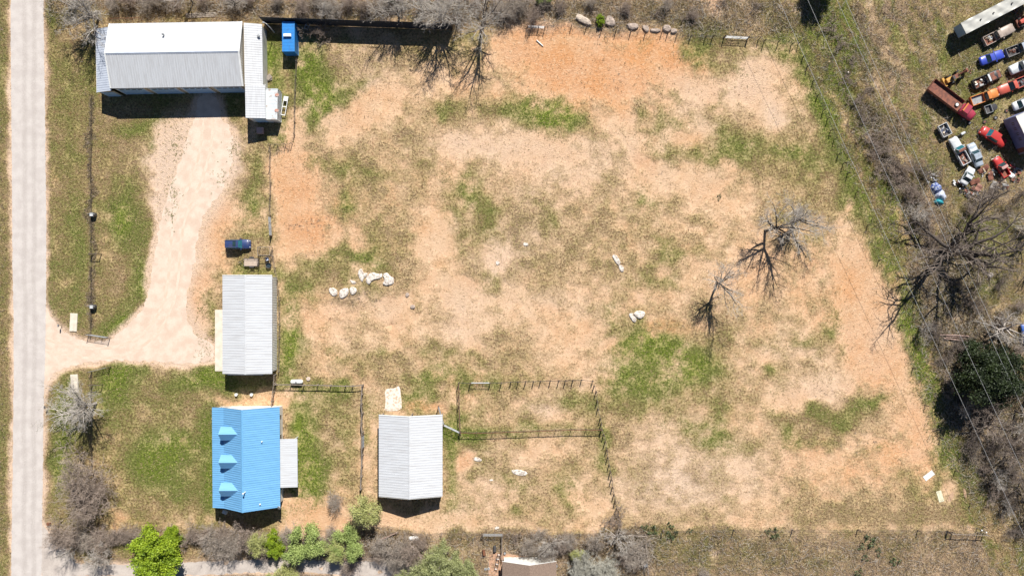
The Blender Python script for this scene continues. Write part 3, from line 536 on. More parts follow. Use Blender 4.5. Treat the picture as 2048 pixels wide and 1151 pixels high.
for x in (-l, l): b.add([(x, -xe + .55, 0), (x, xb, 0), (x, xb, hb - .12), (x, 0, hr - .15), (x, -xe + .55, he + .15)], [(0, 1, 2, 3, 4)])
b.box(-l + .01, l - .01, -xe + .55, -xe + .61, 0, he + .12); b.box(-l + .01, l - .01, xb - .06, xb, 0, hb - .14); b.build("wall", m_whitewall, hs)
for x in (-9.3, -4.7, 0, 4.7, 9.3): MB().box(x - .08, x + .08, xw - .5, xw - .34, 0.2, hw - .05).build("porch_post", m_trimw, hs)
b = MB(); b.box(-l, l, xb + .01, xw - .3, 0, .22); b.build("porch_deck", m_conc, hs)
for x, wd in ((-6.5, 1.0), (-2.2, 1.1), (3.5, 1.1), (7.5, .8)):
    wn = MB(); wn.box(x - wd / 2, x + wd / 2, -xe + .50, -xe + .545, 1.0, 2.2); o = wn.build("window", m_trimw, hs); p = MB(); p.box(x - wd / 2 + .07, x + wd / 2 - .07, -xe + .47, -xe + .498, 1.07, 2.13); p.build("pane", m_glass, o)
# dormers face local +y (left); ridge runs along y
for xc in (905 - 855, 905 - 909, 905 - 962.5):
    cx = xc * .1
    d = empty("dormer", (cx, 0, 0)); d.parent = hs; KIDS.setdefault(hs.name, []).append(d)
    zr, ze, hw2 = 6.02, 5.12, 1.32
    yf = 4.75; sl_m = (hr - hb) / xb; yr = (hr - zr) / sl_m; yev = (hr - ze) / sl_m   # where ridge / eaves meet the slope
    b = MB()
    for s in (1, -1):
        A, B_, C, D = (0, yf, zr), (0, yr, zr), (s * hw2, yev, ze), (s * hw2, yf + .0 - .12, ze)
        b.add([A, B_, C, D, (0, yf, zr - .06), (s * hw2, yf - .12, ze - .06)], [(0, 1, 2, 3) if s < 0 else (3, 2, 1, 0), (0, 3, 5, 4)])
    b.build("dormer_roof", m_blue, d)
    b = MB(); y = 4.52; zb_ = 3.9
    b.add([(-1.15, y, zb_), (1.15, y, zb_), (1.15, y, ze + .1), (0, y, zr - .1), (-1.15, y, ze + .1)], [(0, 1, 2, 3, 4)])
    for s in (-1, 1): b.add([(s * 1.15, y, zb_), (s * 1.15, y, ze + .1), (s * 1.15, yev, ze + .1)], [(0, 1, 2)])
    b.build("dormer_wall", m_bluetrim, d)
    b = MB(); b.box(-.45, .45, y + .005, y + .04, 4.3, 5.1); b.build("window", m_glass, d)
vent(hs, 905 * .1 - 87.1 - .0, -3.3, 4.95, .07, .35, m=m_trimw); vent(hs, -5.9, -.5, 6.3, .09, 1.2, m=m_trimw); vent(hs, -8.6, -2.9, 5.1, .09, .25, m=m_trimw)
b = MB(); b.ribs((-6.15, -xe - 3.15, 2.55), (3.35, -xe - 3.15, 2.55), (3.35, -xe + .45, 2.9), (-6.15, -xe + .45, 2.9), .42, .02); b.build("back_porch_roof", m_white, hs)
for x in (-6.0, -1.4, 3.2): MB().box(x - .06, x + .06, -xe - 2.55, -xe - 2.43, 0, 2.5).build("porch_post", m_trimw, hs)
b = MB(); b.tube([(-9.45, -5.9, 3.3), (-9.75, -6.05, 3.75)], .03, 6); b.tube([(-9.75, -6.05, 3.75), (-9.8, -6.02, 3.85)], [.36, .33], 14); tag(b.build("satellite_dish", m_grey, hs), None)
b = MB(); b.box(-.45, .45, -.3, .3, .1, .75); b.tube([(0, 0, .75), (0, 0, .8)], .24, 14); o = b.build("air_conditioner", m_trimw, None); o.location = (*G(452, 1021.5), 0); o.rotation_euler = (0, 0, R(-20)); tag(o, "small pale air conditioning unit at the shaded end of the blue house", "air conditioner")

# barn 3
ba = place("stock_barn", 826, 902.3, 90, "grey and white roofed open barn standing in the pasture pens, right of the blue house", "barn")
shed(ba, 7.9, 6.2, 6.24, 3.3, 3.3, 5.05, m_white, m_tan, over=.25, pitch=.5, rib=.03, open_sides=True)
b = MB()
for x in (-7.6, -2.5, 2.5, 7.6):
    for y, z in ((5.9, 3.3), (0, 4.9), (-5.95, 3.3)): MB().box(x - .09, x + .09, y - .09, y + .09, 0, z - .1).build("post", m_wood, ba)
b = MB(); b.box(-7.7, -7.64, -5.9, 5.9, 0, 3.2); b.add([(-7.67, -5.9, 3.2), (-7.67, 5.9, 3.2), (-7.67, 0, 4.9)], [(0, 1, 2)]); b.box(-7.6, 3.0, 5.86, 5.92, 0, 2.6); b.build("wall", m_tan, ba)
for y in (-6.02, 5.97): MB().box(-7.6, 7.6, y, y + .05, 2.9, 3.2).build("beam", m_wood, ba)

# brown-roofed house at the bottom edge
bh = place("brown_roofed_house", 1058, 1190, 90, "brown shingled house at the bottom edge with its end wall in the sun", "house")
m_shing = mat("brown_shingles", (.30, .215, .165), (.20, .14, .105), rough=.95, scale=6, bump=.02)
b = MB(); Lh = 8.0
for s in (1, -1): b.add([(-Lh, 0, 4.9), (Lh, 0, 4.9), (Lh, s * 5.3, 3.0), (-Lh, s * 5.3, 3.0), (-Lh, 0, 4.8), (Lh, 0, 4.8), (Lh, s * 5.3, 2.9), (-Lh, s * 5.3, 2.9)], [(0, 1, 2, 3), (4, 5, 6, 7), (1, 2, 6, 5), (2, 3, 7, 6), (0, 3, 7, 4)])
b.build("roof", m_shing, bh)
b = MB(); b.add([(Lh + .02, 0, 4.93), (Lh + .02, 5.3, 3.03), (Lh + .02, 5.3, 2.75), (Lh + .02, 0, 4.6)], [(0, 1, 2, 3)]); b.add([(Lh + .02, 0, 4.93), (Lh + .02, -5.3, 3.03), (Lh + .02, -5.3, 2.75), (Lh + .02, 0, 4.6)], [(3, 2, 1, 0)]); b.build("rake_trim", m_trimw, bh)
b = MB(); b.box(-Lh + .3, Lh - .3, -5.0, 5.0, 0, 2.85); b.add([(Lh - .3, -5, 2.86), (Lh - .3, 5, 2.86), (Lh - .3, 0, 4.75)], [(0, 1, 2)]); b.build("wall", m_whitewall, bh)
pa = sheet("patio", [(978,1106),(1000,1104),(1098,1118),(1110,1140),(1000,1160),(976,1160)], .02, mat("patio_earth", (.55, .33, .21), (.44, .26, .17), rough=.95, scale=1.2, bump=.01), "red earth patio in front of the brown roofed house", 1.5, 9)

# ---- shipping containers
def container(name, px, py, rz, m, label, L=6.06, W=2.44, h=2.6):
    r = place(name, px, py, rz, label, "container", "shipping containers"); l, w2 = L / 2, W / 2
    b = MB(); b.box(-w2 + .05, w2 - .05, -l + .05, l - .05, .1, h - .06)
    b.ribs((w2 - .04, -l + .12, .15), (w2 - .04, l - .12, .15), (w2 - .04, l - .12, h - .12), (w2 - .04, -l + .12, h - .12), .28, .035)
    b.ribs((-w2 + .04, l - .12, .15), (-w2 + .04, -l + .12, .15), (-w2 + .04, -l + .12, h - .12), (-w2 + .04, l - .12, h - .12), .28, .035); b.build("side_panel", m, r)
    b = MB(); b.ribs((w2 - .1, -l + .12, h - .05), (w2 - .1, l - .12, h - .05), (-w2 + .1, l - .12, h - .05), (-w2 + .1, -l + .12, h - .05), .28, .03); b.build("roof", m, r)
    b = MB()
    for x in (-w2, w2 - .1):
        b.box(x, x + .1, -l, l, h - .12, h); b.box(x, x + .1, -l, l, .02, .12)
        for y in (-l, l - .1): b.box(x + .001, x + .099, y + .001, y + .099, .12, h - .121)
    for y in (-l, l - .1): b.box(-w2 + .1, w2 - .1, y, y + .1, h - .121, h - .001); b.box(-w2 + .1, w2 - .1, y, y + .1, .021, .119)
    b.build("frame", m, r)
    for sx in (-1, 1):
        b = MB(); b.box(min(0, sx * (w2 - .12)) + .01, max(0, sx * (w2 - .12)) - .01, -l - .03, -l + .02, .14, h - .14)
        for q in (.35, .8): b.tube([(sx * q, -l - .06, .2), (sx * q, -l - .06, h - .2)], .02, 5)
        b.build("door", m, r)
    return r
m_cblue = mat("blue_container_paint", (.03, .24, .62), (.04, .19, .48), rough=.45, scale=1.2, lo=.5, hi=.7)
m_cwhite = mat("rusty_white_container_paint", (.62, .66, .68), (.38, .24, .16), rough=.6, scale=1.1, lo=.56, hi=.74)
container("shipping_container", 585.2, 82.6, 0, m_cblue, "blue shipping container with a small white box on its roof, by the black fence", L=5.9)
container("shipping_container", 551.5, 215, -1, m_cwhite, "whitish rusty shipping container standing beside the barn porch", L=6.05)
b = MB(); b.box(-.75, .75, -.28, .28, 0, .35); b.box(-.6, .6, -.2, .2, .351, .39); o = b.build("roof_box", m_trimw, None); o.location = (*G(575, 71, 2.7), 2.6); tag(o, "small white box lying on the blue container", "box")
b = MB(); b.prism([(.1 + .42 * math.cos(a / 8), .34 * math.sin(a / 8)) for a in range(0, 50, 4)], 0, .02); o = b.build("rust_sheet", mat("orange_sheet", (.48, .14, .07), (.5, .4, .35), rough=.8), None); o.location = (*G(553, 190, 2.6), 2.64); tag(o, "upper rusty orange plate on the whitish container", "metal plate", "plates on the whitish container")
o2 = o.copy(); COL.objects.link(o2); o2.location = (*G(552.5, 221, 2.6), 2.64); tag(o2, "lower rusty orange plate on the whitish container", "metal plate", "plates on the whitish container")
# ------------------------------------------------------------------ fences, gates, poles, wires
m_post = mat("fence_post_metal", (.10, .085, .075), (.16, .10, .07), rough=.7)
m_wpost = mat("fence_post_wood", (.30, .25, .21), (.18, .145, .12), rough=.95, scale=3)
m_wire = mat("fence_wire", (.30, .29, .28), (.2, .18, .16), rough=.5, metal=.6)
m_net = mat("netting", (.22, .17, .14), (.14, .11, .09), rough=.9)
def fence(name, label, pts, h=1.35, r=.06, m=None, wires=5, top=None, net=False, cat="fence", group=None, step=None, railr=.05, brace=True):
    g = [Vector((*G(x, y), 0)) for x, y in pts]
    if step:
        q = [g[0]]
        for a, b_ in zip(g[:-1], g[1:]):
            n = max(1, round((b_ - a).length / step)); q += [a.lerp(b_, (i + 1) / n) for i in range(n)]
        g = q
    rg = random.Random(len(pts) * 7 + int(pts[0][0])); o = g[0].copy(); root = empty(name, o, 0, label, cat, group)
    loc = [p - o for p in g]
    for p in loc:
        lean = Vector((rg.uniform(-.05, .05), rg.uniform(-.05, .05), 0)); hh = h * rg.uniform(.93, 1.08)
        rr = r * 1.45 if not net else r * 1.15; MB().tube([p + Vector((0, 0, -.1)), p + lean + Vector((0, 0, hh))], [rr, rr * .9], 6).build("post", m or m_post, root)
    b = MB()
    for k_ in range(wires):
        z = h * (k_ + .6) / (wires + .3) * .98
        pts3 = []
        for p, q in zip(loc[:-1], loc[1:]): pts3 += [p + Vector((0, 0, z)), (p + q) / 2 + Vector((0, 0, z - .02))]
        pts3.append(loc[-1] + Vector((0, 0, z))); b.tube(pts3, .012, 3, False)
    if net:
        for p, q in zip(loc[:-1], loc[1:]):
            n = max(1, int((q - p).length / .33))
            for i in range(n): a = p.lerp(q, i / n); b.tube([a + Vector((0, 0, .03)), a + Vector((0, 0, h * .92))], .010, 3, False)
    if wires: b.build("wire", m_wire if not net else m_net, root)
    if top:
        b = MB(); b.tube([p + Vector((0, 0, h * .97)) for p in loc], railr, 5); b.build("top_rail", top, root)
    return root
def gate(label, p0, p1, h=1.3, m=None, name="pipe_gate", bars=6, z0=.25, group=None, uprights=3):
    a = Vector((*G(*p0), 0)); c = Vector((*G(*p1), 0)); root = empty(name, a, math.atan2(c.y - a.y, c.x - a.x), label, "gate", group); L = (c - a).length; m = m or m_grey
    b = MB(); b.tube([(0, 0, z0), (L, 0, z0), (L, 0, h), (0, 0, h), (0, 0, z0)], .04, 6); b.build("frame", m, root)
    for i in range(1, bars): MB().tube([(.03, 0, z0 + (h - z0) * i / bars), (L - .03, 0, z0 + (h - z0) * i / bars)], .022, 5).build("bar", m, root)
    b = MB()
    for i in range(1, uprights): b.box(L * i / uprights - .03, L * i / uprights + .03, -.03, .03, z0, h)
    b.build("upright", m, root)
    for x in (-.15, L + .15): MB().tube([(x, 0, 0), (x, 0, h + .25)], .075, 8).build("post", m_post, root)
    return root
def z4(ox, oy, s, pts): return [(ox + x / s, oy + y / s) for x, y in pts]
# pasture boundary along the top
fence("wire_fence", "wire fence with dark posts along the orange soil at the top of the pasture", [(1062,58),(1077,55)] + z4(1050, 0, 3.84, [(355,210),(470,215),(585,235),(695,245),(808,258),(922,262),(1050,252),(1095,262),(1165,272),(1270,285),(1385,290),(1437,290)]), h=1.45)
fence("wire_fence", "wire fence with dark posts running down from the top right corner of the pasture", z4(1400, 0, 3.84, [(40,292),(95,292),(180,292)]) + [(1494,78)] + z4(1400, 0, 3.84, [(445,310),(487,325),(600,325),(700,345),(755,335),(790,440),(820,515),(865,625),(900,735),(945,850),(978,915),(1000,1005),(1030,1070)]) + [(1676,309),(1686,327),(1695,347)], h=1.6)
gate("silver pipe gate in the top fence of the pasture, right of the boulders", (1449,77), (1493,79.5), 1.35)
gate("silver pipe gate beside the dark brush at the orange soil, top of the pasture", (1056,57), (1088,58), 1.35)
fence("wire_fence", "sparse wire fence along the green strip right of the pasture", [(1712,385),(1735,450),(1757,520),(1778,585),(1800,650),(1825,735),(1850,810),(1880,875),(1910,940),(1940,1005),(1966,1052)], h=1.3, wires=3)
# inner pens
PEN = [(918,765)] + [(940,766),(980,764)]
fence("pen_fence", "post fence along the top of the small grass pen, right of the open barn", [(918,764),(941,765),(981,764),(1003,764)] + z4(900, 740, 4.426, [(540,100),(603,98),(672,95),(740,95),(802,92),(888,90),(963,88),(1022,88),(1088,85),(1163,82),(1262,92)]), h=1.5, r=.07)
gate("silver pipe gate in the top left of the small grass pen", (943,764), (979,764), 1.4)
fence("pen_fence", "line of dark posts running down from the grass pen to the bottom hedge", z4(900, 740, 4.426, [(1276,135),(1292,185),(1302,268),(1308,338),(1330,425),(1338,470),(1342,520),(1358,565),(1372,628),(1385,700),(1395,768),(1408,832),(1418,895),(1428,958),(1438,1030),(1450,1095)]) + [(1230,1000),(1233,1015),(1236,1030),(1238,1046)], h=1.5, r=.075, wires=4)
fence("rail_fence", "rusty rail fence along the bottom of the small grass pen", z4(900, 740, 4.426, [(95,540),(235,545),(378,540),(515,535),(655,530),(795,525),(935,520),(1075,515),(1205,515),(1335,515)]), h=1.5, r=.05, m=m_post, top=m_rust, net=True, railr=.06)
fence("net_fence", "tall net fence on the left side of the small grass pen", [(918,764),(919,785),(919,806),(920,827),(921,860)], h=1.9, r=.06, net=True, top=m_rust)
gate("long pale pipe gate leading from the open barn to the pen corner", (889,848), (921,863), 1.6, bars=8, uprights=4)
gate("grey pipe gate at the top right corner of the open barn", (878,812), (888,846), 1.5)
# yard fence beside the house
fence("wooden_fence", "weathered wooden rail fence between the white tank and the corner post", [(553,767),(583,767),(609,768),(637,768),(663,769),(692,770),(707,770),(727,768)], h=1.35, r=.09, m=m_wpost, top=m_wpost, railr=.085, wires=3, net=True)
fence("wooden_fence", "weathered wooden rail fence with crooked posts left of the open barn", [(727,770),(726,787),(725,806),(727,824),(725,845),(727,862),(726,885),(727,908),(726,930),(725,950),(724,975)], h=1.5, r=.10, m=m_wpost, top=m_wpost, railr=.11, wires=4, net=True)
gate("narrow silver gate set in the wooden fence left of the open barn", (728.5,868), (728.5,892), 1.6)
fence("wooden_fence", "short dark wooden fence from the pale shed corner to the blue house", [(553,748),(552,765),(550,782),(548,800),(547,815)], h=1.5, r=.09, m=m_wpost, top=m_wpost, railr=.07, wires=4, net=True)
fence("net_fence", "overgrown net fence from the pale shed up to the trailer", [(559,742),(560,700),(561,650),(560,600),(556,560),(551,535),(547,512),(546,500)], h=1.2, r=.06, m=m_wpost, net=True, step=2.6)
fence("net_fence", "netting fence from the feeder up past the brown dirt corner", [(542,430),(541,412),(542,390),(543,365),(541,335),(542,305),(540,292)], h=1.2, r=.06, m=m_wpost, net=True)
gate("narrow silver panel gate between the parked car and the orange dirt", (542,434), (544,471), 1.5, bars=9)
fence("net_fence", "green overgrown net fence around the containers", [(541,290),(556,290),(572,290),(585,288),(590,270),(591,245),(591,215),(592,185),(593,155),(595,125),(596,112)], h=1.3, r=.06, m=m_wpost, net=True)
# roadside fence and its braces
fence("roadside_fence", "rusty wire fence between the road verge and the long driveway", [(184,192),(184,240),(185,290),(183,330),(184,380),(184,428),(184,470),(184,510),(184,560),(184,612),(183,668)], h=1.2, r=.055, wires=5, net=True, step=3.2)
fence("roadside_fence", "rusty wire fence from the lower driveway gate down past the brown bushes", [(184,742),(184,790),(184,840),(185,900),(186,960),(186,1020),(188,1062)], h=1.2, r=.055, wires=5, net=True, step=3.4)
gate("pipe gate standing open on the upper side of the driveway mouth", (180,668), (219,674), 1.45)
gate("pipe gate standing open on the lower side of the driveway mouth", (185,742), (220,733), 1.3)
def brace(label, px, py, L=1.7, rz=0):
    r = place("fence_brace", px, py, rz, label, "fence brace", "fence braces beside the road")
    for x in (0, L): MB().tube([(x, 0, 0), (x, 0, 1.6)], .08, 7).build("post", m_post, r)
    MB().tube([(0, 0, 1.45), (L, 0, 1.45)], .06, 6).build("rail", m_post, r); MB().tube([(0, 0, .2), (L, 0, 1.3)], .02, 4).build("stay", m_wire, r); return r
brace("H shaped dark fence brace beside the roadside fence, halfway up the verge", 186, 508)
brace("H shaped dark fence brace under the bare tree near the lower gate", 186, 768, 2.0)
# bottom boundary
fence("net_fence", "net fence along the bottom hedge below the open barn", [(640,1058),(680,1060),(712,1062),(745,1064),(762,1066),(795,1062),(855,1066),(884,1064),(926,1066),(967,1066),(1006,1066)], h=1.3, r=.06, m=m_wpost, net=True)
gate("long pale gate in the bottom fence above the brown roofed house", (966,1066), (1005,1066), 1.35, bars=5)
fence("net_fence", "net fence behind the bare shrubs right of the pale bottom gate", [(1006,1066),(1040,1068),(1080,1068),(1120,1068),(1160,1066),(1200,1064),(1240,1064),(1289,1067)], h=1.3, r=.06, m=m_wpost, net=True)
fence("wire_fence", "thin wire fence with few dark posts along the bottom right of the pasture", [(1325,1060),(1467,1058),(1584,1058),(1715,1058),(1835,1059),(1894,1060)], h=1.5, r=.07, wires=4)
m_screen = mat("black_screen", (.022, .024, .030), (.035, .038, .045), rough=.8)
# corner braces bottom right
r = place("corner_brace", 1895, 1062, -2, "dark corner fence brace with a long rail at the bottom right corner", "fence brace")
for x in (0, .9, 6.0, 7.1): MB().tube([(x, 0, 0), (x, 0, 1.7)], .10, 7).build("post", m_wpost, r)
for x0, x1 in ((0, .9), (.9, 6.0), (6.0, 7.1)): MB().tube([(x0, 0, 1.5), (x1, 0, 1.5)], .06, 6).build("rail", m_wpost, r)
fence("field_wall", "dark overgrown board fence right of the bare shrubs at the bottom edge", [(1212,1064),(1240,1063),(1289,1066),(1289,1090),(1292,1120),(1294,1151),(1295,1180)], h=1.7, r=.08, m=m_wpost, net=True, top=m_wpost, railr=.10)
# far top-left fence behind the barn
fence("rusty_fence", "rusty low fence behind the upper left corner of the long barn", [(226,43),(240,42),(254,42),(268,42),(285,41)], h=1.4, r=.05, top=m_rust, m=m_rust, wires=4, net=True)
b = MB(); rg = random.Random(3)
for i in range(3): b.box(0, 6.2 + rg.uniform(-.4, .3), i * .32, i * .32 + .26, .02 + .01 * i, .12 + .01 * i)
o = b.build("timber_planks", m_wood, None); o.location = (*G(372, 37), 0); o.rotation_euler = (0, 0, R(3)); tag(o, "long grey planks lying on the grass behind the long barn", "planks")
# black privacy fence
root = empty("privacy_fence", (*G(530, 47.5), 0), 0, "tall black fabric fence behind the blue container", "fence")
o0 = root.location.copy(); P0, P1 = Vector((*G(530, 47.5), 0)) - o0, Vector((*G(905, 60), 0)) - o0
b = MB(); n = 120; hh = 3.25
for i in range(n):
    for t in (i / n, (i + 1) / n): pass
vs = []; rg = random.Random(5)
for i in range(n + 1):
    p = P0.lerp(P1, i / n); wv = .10 * math.sin(i * .63) + .05 * math.sin(i * 1.7)
    for j in range(5): vs.append((p.x, p.y + wv * math.sin(j / 4 * math.pi), .05 + hh * j / 4))
b.add(vs, [(i * 5 + j, i * 5 + 5 + j, i * 5 + 6 + j, i * 5 + 1 + j) for i in range(n) for j in range(4)]); pan = b.build("fabric_panel", m_screen, root, True)
sm = pan.modifiers.new("solid", 'SOLIDIFY'); sm.thickness = .03
for i in range(17):
    p = P0.lerp(P1, i / 16); MB().tube([p + Vector((0, .14, 0)), p + Vector((0, .14, 3.4))], .05, 6).build("post", m_post, root)
side = empty("privacy_fence", (*G(530, 47.5), 0), 0, "short return of black fabric fence between the long barn and the lamp pole", "fence")
q = Vector((*G(544, 66), 0)) - o0; vs = []
for i in range(9):
    p = Vector((0, 0, 0)).lerp(q, i / 8)
    for j in range(3): vs.append((p.x, p.y, .05 + 1.3 * j / 2))
o = MB().add(vs, [(i * 3 + j, i * 3 + 3 + j, i * 3 + 4 + j, i * 3 + 1 + j) for i in range(8) for j in range(2)]).build("fabric_panel", m_screen, side); o.modifiers.new("s", 'SOLIDIFY').thickness = .03
# lamp pole
r = place("lamp_pole", 549, 65, 0, "pale lamp pole casting a thin shadow between the barn and the blue container", "lamp pole")
MB().tube([(0, 0, 0), (0, 0, 4.4)], [.09, .07], 8).build("pole", m_trimw, r); MB().tube([(0, 0, 4.35), (-.5, .25, 4.5)], .04, 6).build("arm", m_trimw, r); MB().box(-.75, -.4, .15, .4, 4.42, 4.55).build("lamp_head", m_grey, r)
# power lines, strung between poles standing beyond the frame
m_cable = mat("power_cable", (.58, .58, .58), (.5, .5, .5), rough=.5, metal=.2); 
dirx, diry = (2021 - 1556), 1010; LN = math.hypot(dirx, diry)
def along(px0, py0, t): return (px0 + dirx / LN * t, py0 + diry / LN * t)
for t in (-230, 1750):
    x, y = G(*along(1625, 0, t)); r = empty("utility_pole", (x, y, 0), math.atan2(-diry, dirx) + math.pi / 2, "wooden utility pole carrying the cables, %s end" % ("upper" if t < 0 else "lower"), "utility pole")
    MB().tube([(0, 0, 0), (0, 0, 10.2)], [.16, .11], 8).build("pole", m_wood, r); MB().box(-7.6, 6.4, -.07, .07, 9.3, 9.45).build("crossarm", m_wood, r)
labs = ["leftmost of the cables crossing the right side of the picture", "second cable from the left crossing the right side", "third cable from the left, running just left of the junk vehicles", "fourth cable, the rightmost, running over the weedy strip"]
for (px0, hgt), lab in zip(((1556, 9.4), (1613.5, 9.4), (1672, 9.4), (1689, 8.6)), labs):
    pts = []
    for i in range(25):
        t = -230 + 1980 * i / 24; z = hgt - 1.0 * (1 - (2 * i / 24 - 1) ** 2); x, y = G(*along(px0, 0, t), hgt - .7); pts.append((x, y, z))
    o = MB().tube(pts, .024, 5).build("power_cable", m_cable, None, True); tag(o, lab, "cable", "cables between the utility poles")

# ------------------------------------------------------------------ yard things
# white propane tank
r = place("propane_tank", 595.5, 762, 1, "white capsule shaped gas tank by the wooden fence", "gas tank")
b = MB(); pr = [(-1.25, .05), (-1.2, .22), (-1.08, .38), (-.9, .46), (.9, .46), (1.08, .38), (1.2, .22), (1.25, .05)]
b.tube([(x, 0, .65) for x, _ in pr], [q for _, q in pr], 16); b.build("tank", m_trimw, r, True)
MB().tube([(0, 0, 1.1), (0, 0, 1.22)], .16, 10).build("valve_cover", m_grey, r)
for x in (-.7, .7): MB().box(x - .1, x + .1, -.35, .35, 0, .25).build("foot", m_conc, r)
b = MB(); b.tube([(0, 0, 0), (0, 0, .18), (0, 0, .24)], [.42, .42, .34], 20); b.tube([(0, 0, .24), (0, 0, .3)], .1, 8); o = b.build("well_cap", mat("pink_concrete", (.62, .50, .42), (.5, .4, .34), rough=.9), None); o.location = (*G(617, 757), 0); tag(o, "round pinkish concrete cap beside the white gas tank", "well cap")
for px, lab in ((474, "left of the two round white tubs at the shed's shadow edge"), (504.5, "right of the two round white tubs at the shed's shadow edge")):
    r = place("tub", px, 788, 0, lab, "tub", "white tubs below the shed")
    b = MB(); b.tube([(0, 0, 0), (0, 0, .55)], [.24, .3], 16, False); b.tube([(0, 0, .55), (0, 0, .555), (0, 0, .35)], [.3, .24, .22], 16); b.build("body", m_trimw, r); MB().tube([(0, 0, .36), (0, 0, .40)], .215, 14).build("lid", m_grey, r)
# covered bins by the road fence
for py, lab in ((430, "dark square bin with a pale lid on the roadside fence, upper of two"), (613, "dark bin with pale lid and long rail on the roadside fence, lower of two")):
    r = place("mineral_feeder", 189, py, 0, lab, "feeder", "dark feeders on the roadside fence")
    b = MB(); b.prism([(.6 * math.cos(a * math.pi / 4 + .39), .55 * math.sin(a * math.pi / 4 + .39)) for a in range(8)], 0, .9); b.build("body", m_dark, r); MB().box(-.3, .3, -.28, .28, .905, 1.1).build("lid", m_trimw, r)
    MB().tube([(-.75, .1, 1.15), (.75, .1, 1.15)], .04, 6).build("rail", m_grey, r)
# parcel slabs at the culvert
for px, py, lab, rz in ((148, 644, "pale concrete culvert slab on the verge above the driveway mouth", -3), (150, 766, "pale concrete culvert slab below the driveway mouth, under the bare tree", 4)):
    b = MB(); b.box(-.72, .72, -1.8, 1.8, 0, .18); b.box(-.14, .14, -1.7, 1.0, .181, .21); o = b.build("culvert_slab", m_slab, None); o.location = (*G(px, py), 0); o.rotation_euler = (0, 0, R(rz)); tag(o, lab, "slab", "culvert slabs")
def mailbox(px, py, label, m):
    r = place("mailbox", px, py, 0, label, "mailbox", "mailboxes on the verge")
    MB().box(-.05, .05, -.05, .05, 0, 1.05).build("post", m_wpost, r)
    b = MB(); b.box(-.12, .12, -.28, .28, 1.05, 1.2); b.tube([(0, -.28, 1.2), (0, .28, 1.2)], .12, 10); b.build("box", m, r); MB().box(.125, .14, -.1, .05, 1.2, 1.36).build("flag", m_rust, r)
mailbox(124, 650, "small mailbox casting a black shadow on the verge by the driveway mouth", m_grey); mailbox(97, 812, "small dark mailbox near the road edge below the driveway", m_dark)
r = place("marker_post", 99, 1046, 0, "short reddish marker block where the gravel lane leaves the road", "marker post")
MB().box(-.3, .3, -.25, .25, 0, .5).build("base", m_rust, r); MB().tube([(0, -.3, 0), (.1, -.35, 1.1)], .06, 6).build("post", m_wpost, r)
# crate in the barn shadow, pale scrap and shelving beside the container
b = MB(); b.box(-.62, .62, -.6, .6, .05, .75); b.box(-.5, .5, -.48, .48, .751, .78); o = b.build("crate", mat("pink_box", (.62, .42, .38), (.5, .34, .3), rough=.8), None); o.location = (*G(522, 262), 0); tag(o, "pale pink crate standing in the barn porch's black shadow", "crate")
b = MB(); b.box(-.7, .5, -.5, .5, 0, .25); b.box(-.5, .6, -.3, .6, .251, .4, rz=.4); o = b.build("pallet", m_wood, None); o.location = (*G(539, 157), 0); o.rotation_euler = (0, 0, .3); tag(o, "pale wooden pallets stacked against the barn's right wall", "pallet")
r = place("steel_rack", 571, 213, -10, "white rack frame leaning by the whitish container", "rack")
for x in (-.4, .4): MB().box(x - .05, x + .05, -1.9, 1.9, .5, .6).build("rail", m_trimw, r)
for y in (-1.85, -.2, 1.0, 1.8): MB().box(-.349, .349, y - .08, y + .08, .5, .58).build("slat", m_trimw, r)
for x in (-.4, .4):
    for y in (-1.8, 1.8): MB().box(x - .04, x + .04, y - .04, y + .04, 0, .5).build("leg", m_grey, r)
MB().box(-.34, .34, .95, 1.8, .61, .66).build("panel", m_trimw, r)
r = place("sawhorse", 616, 54, -25, "small pale sawhorse frame lying in the shade of the black fence", "sawhorse")
for x in (-.35, .35): MB().box(x - .06, x + .06, -.8, .8, .5, .6).build("rail", m_trimw, r)
for y in (-.6, 0, .6): MB().box(-.289, .289, y - .06, y + .06, .5, .58).build("slat", m_trimw, r)
for x in (-.35, .35): MB().box(x - .04, x + .04, -.7, -.62, 0, .5).build("leg", m_trimw, r)
# fallen white pipe, pale boards
b = MB(); b.tube([(-.85, 0, .12), (.85, 0, .12)], .12, 12); o = b.build("pipe", m_trimw, None); o.location = (*G(1079.5, 87), 0); o.rotation_euler = (0, 0, R(-42)); tag(o, "short white pipe lying on the orange soil", "pipe")
for px, py, rz, lab, c in ((1857.5, 950, 37, "white board lying tilted up to the right, upper of two at the bottom right", m_trimw), (1880, 991.5, -73, "cream board lying upright near the bottom right, lower of two", mat("cream_board", (.72, .68, .50), (.66, .62, .45), rough=.8))):
    b = MB(); b.box(-1.12, 1.12, -.52, .52, 0, .05); b.box(-1.0, 1.0, -.03, .03, .051, .07); o = b.build("board", c, None); o.location = (*G(px, py), .01); o.rotation_euler = (0, 0, R(rz)); tag(o, lab, "board", "boards lying in the pasture corner")
for px, py, rz, lab in ((1902, 992, -25, "flattened pinkish mat left of the other one in the bottom right corner"), (1930, 986, 12, "slim pinkish mat right of the other one in the bottom right corner")):
    b = MB(); b.prism([(.45 * math.cos(a * .4) * (1 + .1 * math.sin(3 * a)), 1.05 * math.sin(a * .4)) for a in range(15)], 0, .04); o = b.build("mat", mat("pink_earth", (.52, .34, .22), (.44, .28, .18), rough=.95), None); o.location = (*G(px, py), .0); o.rotation_euler = (0, 0, R(rz)); o.scale = (1 if px < 1910 else .6, 1, 1); tag(o, lab, "mat", "pinkish mats in the pasture corner")
